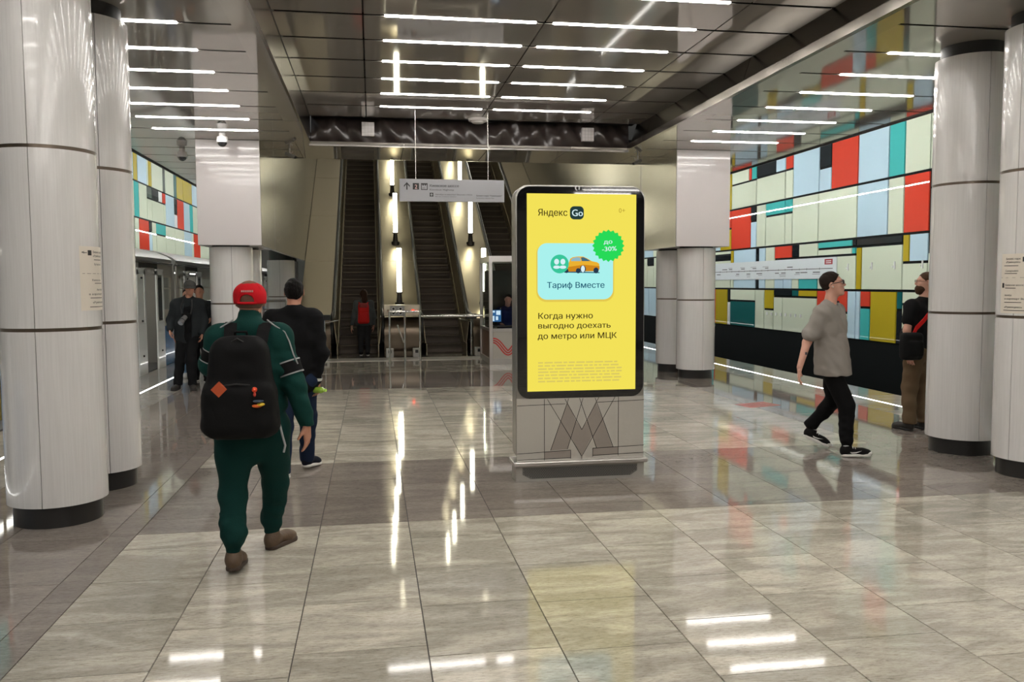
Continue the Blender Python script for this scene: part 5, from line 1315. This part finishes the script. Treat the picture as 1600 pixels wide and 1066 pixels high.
shoe(pm, hbL, dL, SNW, SNW, .29, .048, h=.006); shoe(pm, hbR, dR, SNB, SNW, .29, .048, h=.006)
HAIRB = cloth('hair_black', (.006, .0045, .004), .55, .9, 120); cap_hair(J['head'], (-.02, 1, 0), pm, HAIRB, h=.005, back=-.052, amp=.0025)
w_ = ring_band(J['elR'], J['wrR'], .86, .96, .049, .048, mat('cuff_white', (.75, .74, .72), .5), 'cuff_band', pm)
t = thing('bottle', 'lime green translucent bottle in the hand of the man in black', 'bottle', (-.44, 7.36, .73))
BG = mat('bottle_green', (.45, .75, .08), .12, trans=.5, coat=1.)
b = Body(); b.cone((-.490, 7.40, .765), (-.435, 7.36, .768), .027, .027, .01).cone((-.44, 7.362, .768), (-.41, 7.34, .768), .024, .012, .01); b.wrinkle(.001, 90, 2); b.build('bottle_body', BG, t, .005)
MB().tube([(-.412, 7.342, .768), (-.396, 7.330, .768)], .013, 14).build('bottle_cap', mat('cap_lime', (.5, .8, .1), .4), t, smooth=True)
# -------------------------------------------------------------------- 3 young man in grey T-shirt walking right
hbR, dR = (4.395, 7.435, .0), (.93, -.36, .05); hbL, dL = (4.275, 7.945, .115), (.86, -.32, -.40)
FC = unit((.62, -.78, 0)); LD = np.array((-FC[1], FC[0], 0)); LD = unit((.78, .62, 0))
n0 = V3(4.305, 7.52, 1.452)
J = dict(head=(4.325, 7.505, 1.632), neck=tuple(n0), shL=tuple(n0+LD*.175+V3(0, 0, -.075)), shR=tuple(n0-LD*.175+V3(0, 0, -.075)), elR=(4.045, 7.46, 1.10), wrR=(3.955, 7.42, .870), elL=(4.545, 7.74, 1.11), wrL=(4.45, 7.84, .90),
         hipL=(4.415, 7.62, .88), hipR=(4.30, 7.51, .88), knR=(4.455, 7.44, .475), knL=(4.475, 7.73, .485), anL=tuple(ankle(hbL, dL)), anR=tuple(ankle(hbR, dR)))
HF = (.85, -.50, .20); TL = (-.19, .11, 1)
pw_ = person('young man with glasses in loose grey T-shirt and black trousers striding right', J, FC, HF, SK2, h=.006, base=(4.35, 7.55, 0), hdR=((-.10, -.05, -1), (.8, -.3, .1)), curlR=.55, tilt=TL)
b = Body(); torso(b, J, FC, .024, .02, w=1.)
cs_ = n0+V3(0, 0, -.3); 
b.cone(n0+V3(.02, 0, -.40), n0+V3(.06, .02, -.64), .165, .200, .06, sq=(FC, .84))
b.cone(J['shR'], V3(*J['shR'])*.30+V3(*J['elR'])*.70, .066, .086, .03).cone(J['shL'], V3(*J['shL'])*.4+V3(*J['elL'])*.6, .066, .080, .03)
b.cone(n0+V3(.0, 0, -.05), n0+V3(.012, -.012, .012), .10, .068, .03)
b.plane((0, 0, .775), (0, 0, -1)).plane((3.985, 7.45, 1.145), (-.45, -.05, -1), lo=(3.7, 7.2, .9), hi=(4.12, 7.7, 1.25)).plane((4.56, 7.75, 1.13), (.4, .3, -1), lo=(4.505, 7.4, .95), hi=(4.9, 8, 1.25))
b.cone(n0+V3(.012, -.012, .0), n0+V3(.02, -.03, .08), .057, .060, 0, op='s')
b.wrinkle(.005, 26, 31, dirs=(1, .3, .4)).wrinkle(.0045, 50, 32, dirs=(1, .3, .9))
GT = cloth('tshirt_grey', (.34, .31, .28), .9, .2); b.build('tshirt', GT, pw_, .0065)
b = Body(); b.cone(J['hipL'], J['hipR'], .105, .105, .03)
for s_ in 'LR': b.cone(J['hip'+s_], J['kn'+s_], .100, .076, .04).cone(J['kn'+s_], V3(*J['an'+s_])+V3(-.0, 0, .06), .075, .064, .03).cone(V3(*J['an'+s_])+V3(0, 0, .06), V3(*J['an'+s_])+V3(0, 0, .02), .06, .048, .015)
b.wrinkle(.005, 34, 35).wrinkle(.004, 70, 36, hi=(9, 9, .4), dirs=(.2, 0, 1)).plane((0, 0, .10), (0, 0, -1), lo=(4.3, 7.2, 0), hi=(4.7, 7.56, .3)).plane(V3(*J['anL'])+V3(0, 0, .0), (0, 0, -1), lo=(4.1, 7.8, 0), hi=(4.5, 8.1, .3)); b.build('trousers', cloth('trousers_black', (.0075, .0075, .008), .9), pw_, .007)
SKB = cloth('sneaker_black', (.012, .011, .011)); LW = mat('lace_white', (.7, .69, .66), .6); SOCK = cloth('sock_white', (.7, .69, .67))
for hb, dd in ((hbL, dL), (hbR, dR)):
    P = shoe(pw_, hb, dd, SKB, SNW, .285, .046, h=.005, lace=LW)
    r_, f_, u_ = frame(dd)
    MB().tube([tuple(P(0, .06, .09)), tuple(P(0, .06, .14))], .041, 16).build('sock', SOCK, pw_, smooth=True)
    # curved white side mark on both flanks
    for s_ in (-1, 1):
        pts = [(.075, .052), (.10, .034), (.14, .038), (.19, .060), (.14, .048), (.105, .046)]
        mb = MB(); mb.add([tuple(P(s_*(.0375+.004+(.003 if q[0] > .1 else 0)), q[0], q[1])) for q in pts]+[tuple(P(s_*.030, q[0], q[1])) for q in pts], [tuple(range(6))]+[(i, (i+1) % 6, 6+(i+1) % 6, 6+i) for i in range(6)]).build('side_mark', LW, pw_)
    MB().box(0, 0, 0, 0, 0, 0)
    b = Body(); b.ell(P(0, .245, .03), (.040, .045, .026), (r_, f_, u_), 0); b.plane(P(0, 0, .018), -u_); b.build('toe_cap', SNW, pw_, .005)
HB = cloth('hair_brown', (.022, .014, .010), .6, .5, 200)
cap_hair(J['head'], HF, pw_, HB, h=.005, back=-.03, amp=.002, tilt=TL, low=.012, top=.010, nape=.86)
r_, f_, u_ = frame(HF, TL); hc = V3(*J['head']); P = lambda x, y, z: tuple(hc+r_*x+f_*y+u_*z)
for s_ in (-1, 1):
    e = MB().sphere(P(s_*.031, .083, .018), .0095, 12, 8).build('eye', EYEW, pw_, smooth=True); MB().sphere(P(s_*.031, .0895, .018), .0045, 10, 6).build('iris', EYED, e, smooth=True)
    MB().tube([P(s_*.02, .097, .034), P(s_*.045, .087, .036)], .003, 6).build('eyebrow', HB, pw_, smooth=True)
gl = MB()
FRM = mat('glasses_frame', (.03, .022, .018), .3)
for s_ in (-1, 1):
    pts = [P(s_*.034+.023*math.cos(a), .104-.012*abs(math.cos(a))*0-abs(s_*.034+.023*math.cos(a))*.18, .017+.018*math.sin(a)) for a in [2*PI*i/18 for i in range(19)]]
    gl.tube(pts, .0042, 6); gl.tube([P(s_*.057, .094, .022), P(s_*.074, .07, .020), P(s_*.083, .0, .018), P(s_*.083, -.02, .008)], .0038, 6)
gl.tube([P(-.012, .103, .02), P(0, .106, .023), P(.012, .103, .02)], .0022, 6); gf = gl.build('glasses', FRM, pw_, smooth=True)
for s_ in (-1, 1): MB().add([P(s_*.034+.022*math.cos(a), .103-abs(s_*.034+.022*math.cos(a))*.18, .017+.017*math.sin(a)) for a in [2*PI*i/18 for i in range(18)]], [tuple(range(18))]).build('lens', mat('lens_tint', (.25, .2, .17), .05, trans=.8, ior=1.1), gf)
MB().sphere(P(.080, -.002, -.012), .008, 10, 8).build('earbud', SNW, pw_, smooth=True)
MB().box(4.0, 4.02, 7.405, 7.412, .985, 1.01).build('tattoo', mat('tattoo_ink', (.06, .06, .07), .7), pw_)
t = thing('shoulder_bag', 'black bag behind the left shoulder of the man in grey T-shirt', 'bag', (4.50, 7.72, 1.2))
b = Body(); b.rbox((4.475, 7.73, 1.335), (.055, .10, .11), .045, None, .01).wrinkle(.003, 50, 3); b.build('bag_body', BP, t, .008)
MB().tube([(4.44, 7.60, 1.44), (4.47, 7.66, 1.47), (4.50, 7.74, 1.42)], .014, 8).build('strap', BP, t, smooth=True)
# -------------------------------------------------------------------- 4 man behind the right column
hbL, dL = (5.93, 8.55, 0), (-.25, .95, 0); hbR, dR = (6.13, 8.60, 0), (-.1, .98, 0); F4 = (-.35, .93, 0)
J = dict(head=(6.105, 8.66, 1.648), neck=(6.10, 8.67, 1.47), shL=(5.90, 8.60, 1.385), shR=(6.24, 8.73, 1.385), elL=(5.825, 8.56, 1.13), wrL=(5.86, 8.56, .90), elR=(6.31, 8.72, 1.12), wrR=(6.28, 8.9, .95), hipL=(5.985, 8.64, .88), hipR=(6.15, 8.70, .88), knL=(5.95, 8.67, .47), knR=(6.15, 8.71, .47), anL=tuple(ankle(hbL, dL)), anR=tuple(ankle(hbR, dR)))
p4 = person('bearded man in black T-shirt and khaki trousers beside the right column', J, F4, (-.92, .36, .06), SK2, h=.008, base=(6.05, 8.66, 0), belly=.08)
b = Body(); torso(b, J, F4, .022, .10)
for s_ in 'LR': b.cone(J['sh'+s_], V3(*J['sh'+s_])*.45+V3(*J['el'+s_])*.55, .072, .075, .04)
b.plane((0, 0, .86), (0, 0, -1)).wrinkle(.004, 34, 41); b.build('tshirt', BLK, p4, .008)
KH = cloth('khaki', (.155, .105, .062)); b = Body(); b.cone(J['hipL'], J['hipR'], .13, .13, .04)
for s_ in 'LR': b.cone(J['hip'+s_], J['kn'+s_], .110, .085, .04).cone(J['kn'+s_], V3(*J['an'+s_])+V3(0, 0, .0), .083, .072, .03)
b.wrinkle(.006, 36, 43, dirs=(.3, .2, .9)).plane((0, 0, .08), (0, 0, -1)); b.build('trousers', KH, p4, .008)
for hb, dd in ((hbL, dL), (hbR, dR)): shoe(p4, hb, dd, mat('shoe_dark', (.02, .016, .013), .6), BLACK, .29, .048, h=.007)
HGB = cloth('hair_ginger_brown', (.075, .038, .02), .6, .5, 200); cap_hair(J['head'], (-.92, .36, .06), p4, HGB, h=.006, back=-.045, amp=.0015)
r_, f_, u_ = frame((-.92, .36, .06)); hc = V3(*J['head']); Q = lambda x, y, z: tuple(hc+r_*x+f_*y+u_*z)
b = Body(); b.ell(Q(0, .038, -.062), (.062, .066, .052), (r_, f_, u_), .01).ell(Q(0, .05, -.095), (.045, .05, .04), (r_, f_, u_), .02); b.plane(Q(0, 0, -.028), u_).wrinkle(.002, 140, 4)
b.build('beard', HGB, p4, .006)
gl = MB()
for s_ in (-1, 1):
    gl.tube([Q(s_*.033+.021*math.cos(a), .100, .017+.016*math.sin(a)) for a in [2*PI*i/16 for i in range(17)]], .002, 6); gl.tube([Q(s_*.055, .097, .02), Q(s_*.083, .0, .018)], .002, 6)
gl.build('glasses', MATS['glasses_frame'], p4, smooth=True)
t = thing('shoulder_bag', 'black bag on red strap at the hip of the man by right column', 'bag', (5.78, 8.42, .8))
b = Body(); b.rbox((5.775, 8.40, .965), (.125, .065, .15), .05, None, .01).rbox((5.78, 8.35, .94), (.095, .04, .09), .03, None, .01).wrinkle(.003, 40, 3); b.build('bag_body', BP, t, .008)
mb = MB(); pts = [(5.80, 8.40, 1.10), (5.85, 8.43, 1.16), (5.95, 8.45, 1.24), (6.06, 8.50, 1.33), (6.16, 8.58, 1.43)]; vs = []; fs = []
for p in pts: vs += [(p[0]-.010, p[1]-.004, p[2]+.020), (p[0]+.010, p[1]-.004, p[2]-.020), (p[0]+.010, p[1]+.004, p[2]-.020), (p[0]-.010, p[1]+.004, p[2]+.020)]
for i in range(4):
    for k in range(4): fs.append((4*i+k, 4*i+(k+1) % 4, 4*i+4+(k+1) % 4, 4*i+4+k))
mb.add(vs, fs).build('strap', cloth('strap_red', (.65, .02, .02)), t)
# -------------------------------------------------------------------- 5 photographer coming from the train
F5 = (.10, -1, 0); hbR, dR = (-3.07, 14.26, 0), (-.15, -.98, 0); hbL, dL = (-2.86, 14.20, 0), (.30, -.95, 0)
J = dict(head=(-2.855, 14.22, 1.615), neck=(-2.885, 14.25, 1.445), shR=(-3.085, 14.25, 1.355), shL=(-2.705, 14.25, 1.355), elR=(-3.17, 14.24, 1.10), wrR=(-3.145, 14.10, .965), elL=(-2.66, 14.26, 1.09), wrL=(-2.68, 14.18, .90), hipR=(-2.99, 14.26, .86), hipL=(-2.84, 14.26, .86), knR=(-3.04, 14.24, .46), knL=(-2.86, 14.18, .46), anR=tuple(ankle(hbR, dR)), anL=tuple(ankle(hbL, dL)))
p5 = person('man in grey cap and open dark jacket with camera, walking from the train', J, F5, (.25, -1, -.08), SK1, h=.0095, base=(-2.92, 14.25, 0), belly=.04, curlL=.9, curlR=.9)
DJ = cloth('jacket_charcoal', (.022, .026, .028), .7); b = Body(); torso(b, J, F5, .035, .04)
for s_ in 'LR': b.cone(J['sh'+s_], J['el'+s_], .075, .066, .04).cone(J['el'+s_], J['wr'+s_], .062, .048, .03)
b.cone((-2.89, 14.26, 1.42), (-2.885, 14.27, 1.46), .078, .074, .02).rbox((-2.885, 14.05, 1.10), (.055, .12, .42), .02, None, 0, op='s').ell((-2.88, 14.22, 1.50), (.055, .08, .05), None, 0, 's')
b.plane((0, 0, .74), (0, 0, -1)).wrinkle(.006, 30, 51); b.build('jacket', DJ, p5, .0095)
b = Body(); torso(b, J, F5, .008, .045); b.plane((0, 0, .76), (0, 0, -1)); b.build('shirt', BLK, p5, .0095)
b = Body(); b.cone(J['hipL'], J['hipR'], .12, .12, .04)
for s_ in 'LR': b.cone(J['hip'+s_], J['kn'+s_], .105, .082, .04).cone(J['kn'+s_], V3(*J['an'+s_]), .08, .07, .03)
b.wrinkle(.006, 32, 53).plane((0, 0, .07), (0, 0, -1)); b.build('trousers', BLK, p5, .0095)
for hb, dd in ((hbL, dL), (hbR, dR)): shoe(p5, hb, dd, MATS['shoe_dark'], BLACK, .29, .05, h=.008)
cap_hair(J['head'], (.25, -1, -.08), p5, cloth('hair_grey', (.10, .095, .09)), h=.008, back=-.03)
capshape(J['head'], (.25, -1, -.05), p5, cloth('cap_grey', (.09, .09, .085)), open_=False)
r_, f_, u_ = frame((.25, -1, -.08)); hc = V3(*J['head'])
for s_ in (-1, 1):
    q = hc+r_*s_*.031+f_*.084+u_*.018; e = MB().sphere(tuple(q), .0095, 10, 8).build('eye', EYEW, p5, smooth=True); MB().sphere(tuple(q+f_*.007), .0045, 8, 6).build('iris', EYED, e, smooth=True)
t = thing('camera', 'black camera with long lens hanging on the chest of the man from train', 'camera', (-2.9, 14.0, 1.1))
b = Body(); b.rbox((-2.885, 14.04, 1.17), (.068, .03, .048), .012, None, 0).rbox((-2.885, 14.04, 1.225), (.025, .025, .02), .008, None, .01); b.build('camera_body', BP, t, .006)
GRL = mat('lens_grey', (.10, .10, .10), .35)
MB().tube([(-2.89, 14.01, 1.165), (-2.915, 13.96, 1.13), (-2.945, 13.90, 1.07)], [.036, .040, .044], 20).build('lens', GRL, t, smooth=True)
MB().tube([(-2.922, 13.946, 1.118), (-2.926, 13.938, 1.11)], .0435, 20).build('lens_ring', BLACK, t, smooth=True)
MB().tube([(-2.9455, 13.899, 1.069), (-2.948, 13.894, 1.064)], .037, 20).build('front_glass', mat('lens_glass', (.25, .27, .3), .05, coat=1), t, smooth=True)
MB().tube([(-2.95, 14.05, 1.20), (-2.97, 14.07, 1.32), (-2.95, 14.17, 1.43)], .009, 6).build('strap', BLACK, t, smooth=True); MB().tube([(-2.82, 14.05, 1.20), (-2.80, 14.07, 1.32), (-2.82, 14.17, 1.43)], .009, 6).build('strap', BLACK, t, smooth=True)
# -------------------------------------------------------------------- 6, 7 two people behind the photographer
def simple_person(label, x, y, F, HFv, hgt, top, trou, shoes, hairm, armsJ=None, skinm=SK1, stepd=.08, h=.011):
    k = hgt/1.74; r, f, u = frame(F); W = lambda a, c, z: tuple(V3(x, y, 0)+r*a*k+f*c*k+V3(0, 0, z*k))
    hl, hr_ = V3(*W(-.09, stepd, 0)), V3(*W(.09, -stepd, 0)); hl = hl-f*.08; hr_ = hr_-f*.08
    J = dict(head=W(0, .03, 1.615), neck=W(0, 0, 1.455), shL=W(-.18, 0, 1.375), shR=W(.18, 0, 1.375), elL=W(-.245, -.02, 1.10), elR=W(.245, -.02, 1.10), wrL=W(-.25, .08, .87), wrR=W(.25, .08, .87),
             hipL=W(-.085, 0, .88), hipR=W(.085, 0, .88), knL=W(-.09, stepd*.6+.02, .47), knR=W(.09, -stepd*.4+.03, .47), anL=tuple(ankle(hl, f)), anR=tuple(ankle(hr_, f)))
    if armsJ:
        for kk, vv in armsJ.items(): J[kk] = W(*vv)
    p = person(label, J, F, HFv, skinm, h=h, base=(x, y, 0))
    b = Body(); torso(b, J, F, .025)
    for s_ in 'LR': b.cone(J['sh'+s_], J['el'+s_], .070, .060, .04).cone(J['el'+s_], J['wr'+s_], .058, .044, .03)
    b.plane((0, 0, .80*k), (0, 0, -1)).wrinkle(.005, 32, int(x*10) % 50+60); b.build('jacket', top, p, h)
    b = Body(); b.cone(J['hipL'], J['hipR'], .11, .11, .04)
    for s_ in 'LR': b.cone(J['hip'+s_], J['kn'+s_], .098, .07, .04).cone(J['kn'+s_], J['an'+s_], .068, .056, .03)
    b.wrinkle(.004, 36, 71).plane((0, 0, .075), (0, 0, -1)); b.build('trousers', trou, p, h)
    for hb in (hl, hr_): shoe(p, tuple(hb), f, shoes, SNW, .27, .044, h=.009)
    if hairm: cap_hair(J['head'], HFv, p, hairm, h=.008, back=-.05, amp=.002)
    return p, J
p6, J6 = simple_person('person in black jacket and trousers just behind the man with the camera', -2.93, 15.35, (.15, -1, 0), (.25, -1, 0), 1.66, DJ, BLK, BLK, HAIRB, dict(elL=(-.26, .0, 1.14), wrL=(-.19, .22, 1.14)), stepd=.12)
b = Body(); q = V3(*J6['wrL'])
t = thing('white_bag', 'pale cloth bag held by person behind the man with the camera', 'bag', (-2.74, 15.1, .6)) if False else None
p7, J7 = simple_person('person in light grey jacket and pale jeans half hidden near the train', -3.235, 15.9, (.1, -1, 0), (.1, -1, 0), 1.60, cloth('jacket_pale', (.30, .30, .30)), cloth('jeans_pale', (.14, .23, .34)), SNW, HB, stepd=.10)
# -------------------------------------------------------------------- 8 girl with the red backpack
GD = cloth('denim_jacket', (.085, .095, .095)); DT = cloth('trousers_dark_grey', (.03, .03, .032))
p8, J8 = simple_person('girl with brown hair and grey jacket stepping onto the left escalator', -.19, 20.12, (0, 1, 0), (.1, 1, 0), 1.53, GD, DT, BLK, None, dict(elL=(-.27, .02, 1.02), wrL=(-.32, .06, .78), elR=(.26, .02, 1.02), wrR=(.25, .10, .80)), skinm=SK2, stepd=.03, h=.0105)
hc = V3(*J8['head']); b = Body(); b.ell(hc+V3(0, -.01, .03), (.092, .108, .10), None, .02).cone(hc+V3(0, -.06, .0), hc+V3(.015, -.085, -.16), .078, .06, .04, sq=((0, 1, 0), .7)).cone(hc+V3(.05, -.06, -.05), hc+V3(.10, -.075, -.19), .03, .015, .02)
b.plane(hc+V3(0, .05, .05), (0, 1, -.5)).wrinkle(.006, 60, 81, dirs=(1, .2, .1)); b.build('long_hair', cloth('hair_auburn', (.045, .020, .012), .6, .5, 150), p8, .009)
t = thing('backpack', 'small bright red backpack worn by the girl on the escalator', 'backpack', (-.19, 19.95, .8))
RB = cloth('backpack_red', (.60, .022, .02)); RB2 = cloth('backpack_red_dark', (.30, .05, .045))
b = Body(); b.rbox((-.195, 19.905, .99), (.125, .085, .235), .055, None, .01, taper=.06).wrinkle(.003, 40, 2); b.build('main_bag', RB, t, .008)
b = Body(); b.rbox((-.195, 19.83, .90), (.105, .045, .12), .03, None, .01); b.build('front_pocket', RB, t, .008)
b = Body(); b.rbox((-.195, 19.86, 1.17), (.10, .055, .055), .04, None, .01); b.build('top_flap', RB2, t, .008)
for s_ in (-1, 1): MB().tube([(-.195+s_*.07, 19.93, 1.20), (-.195+s_*.10, 20.0, 1.235), (-.195+s_*.11, 20.10, 1.24), (-.195+s_*.11, 20.2, 1.15)], .016, 8).build('shoulder_strap', RB, t, smooth=True)
# -------------------------------------------------------------------- 9 attendant in the booth, seated
J = dict(head=(2.93, 18.36, 1.31), neck=(2.92, 18.40, 1.15), shL=(2.74, 18.40, 1.07), shR=(3.10, 18.40, 1.07), elL=(2.70, 18.33, .84), elR=(3.15, 18.33, .84), wrL=(2.74, 18.14, .80), wrR=(3.08, 18.14, .80), hipL=(2.84, 18.46, .56), hipR=(3.01, 18.46, .56), knL=(2.83, 18.22, .50), knR=(3.02, 18.22, .50), anL=(2.83, 18.22, .12), anR=(3.02, 18.22, .12))
p9 = person('attendant in dark blue jacket seated inside the glazed booth', J, (-.1, -1, 0), (-.25, -1, -.1), SK2, h=.011, base=(2.92, 18.45, 0), hdL=((0, -1, 0), (0, 0, -1)), hdR=((0, -1, 0), (0, 0, -1)))
b = Body(); torso(b, J, (0, -1, 0), .02)
for s_ in 'LR': b.cone(J['sh'+s_], J['el'+s_], .066, .058, .04).cone(J['el'+s_], J['wr'+s_], .056, .042, .03)
b.wrinkle(.004, 32, 91); jk9 = b.build('jacket', cloth('uniform_navy', (.012, .025, .10)), p9, .010)
MB().tube([(2.76, 18.29, 1.14), (2.72, 18.27, 1.05), (2.69, 18.26, .95)], .008, 6).build('piping', SNW, jk9, smooth=True)
b = Body(); b.cone(J['hipL'], J['hipR'], .11, .11, .04)
for s_ in 'LR': b.cone(J['hip'+s_], J['kn'+s_], .09, .07, .04).cone(J['kn'+s_], J['an'+s_], .068, .05, .03)
b.build('trousers', DT, p9, .011)
for x in (2.83, 3.02): shoe(p9, (x, 18.28, .0), (0, -1, 0), MATS['shoe_dark'], BLACK, .27, .045, h=.01)
cap_hair(J['head'], (-.25, -1, -.1), p9, HB, h=.008, back=-.05)
t = thing('office_chair', 'dark office chair inside the attendant booth', 'chair', (2.92, 18.5, 0))
MB().box(2.70, 3.15, 18.30, 18.72, .38, .44).build('seat', BP, t, bevel=.03)
MB().box(2.73, 3.12, 18.66, 18.72, .55, 1.0).build('backrest', BP, t, bevel=.03)
MB().tube([(2.92, 18.5, .06), (2.92, 18.5, .38)], .03, 12).build('stem', STEEL, t, smooth=True)
for i in range(5):
    a = 2*PI*i/5; MB().tube([(2.92, 18.5, .09), (2.92+.22*math.cos(a), 18.5+.22*math.sin(a), .05)], .018, 8).build('foot', BLACK, t, smooth=True)
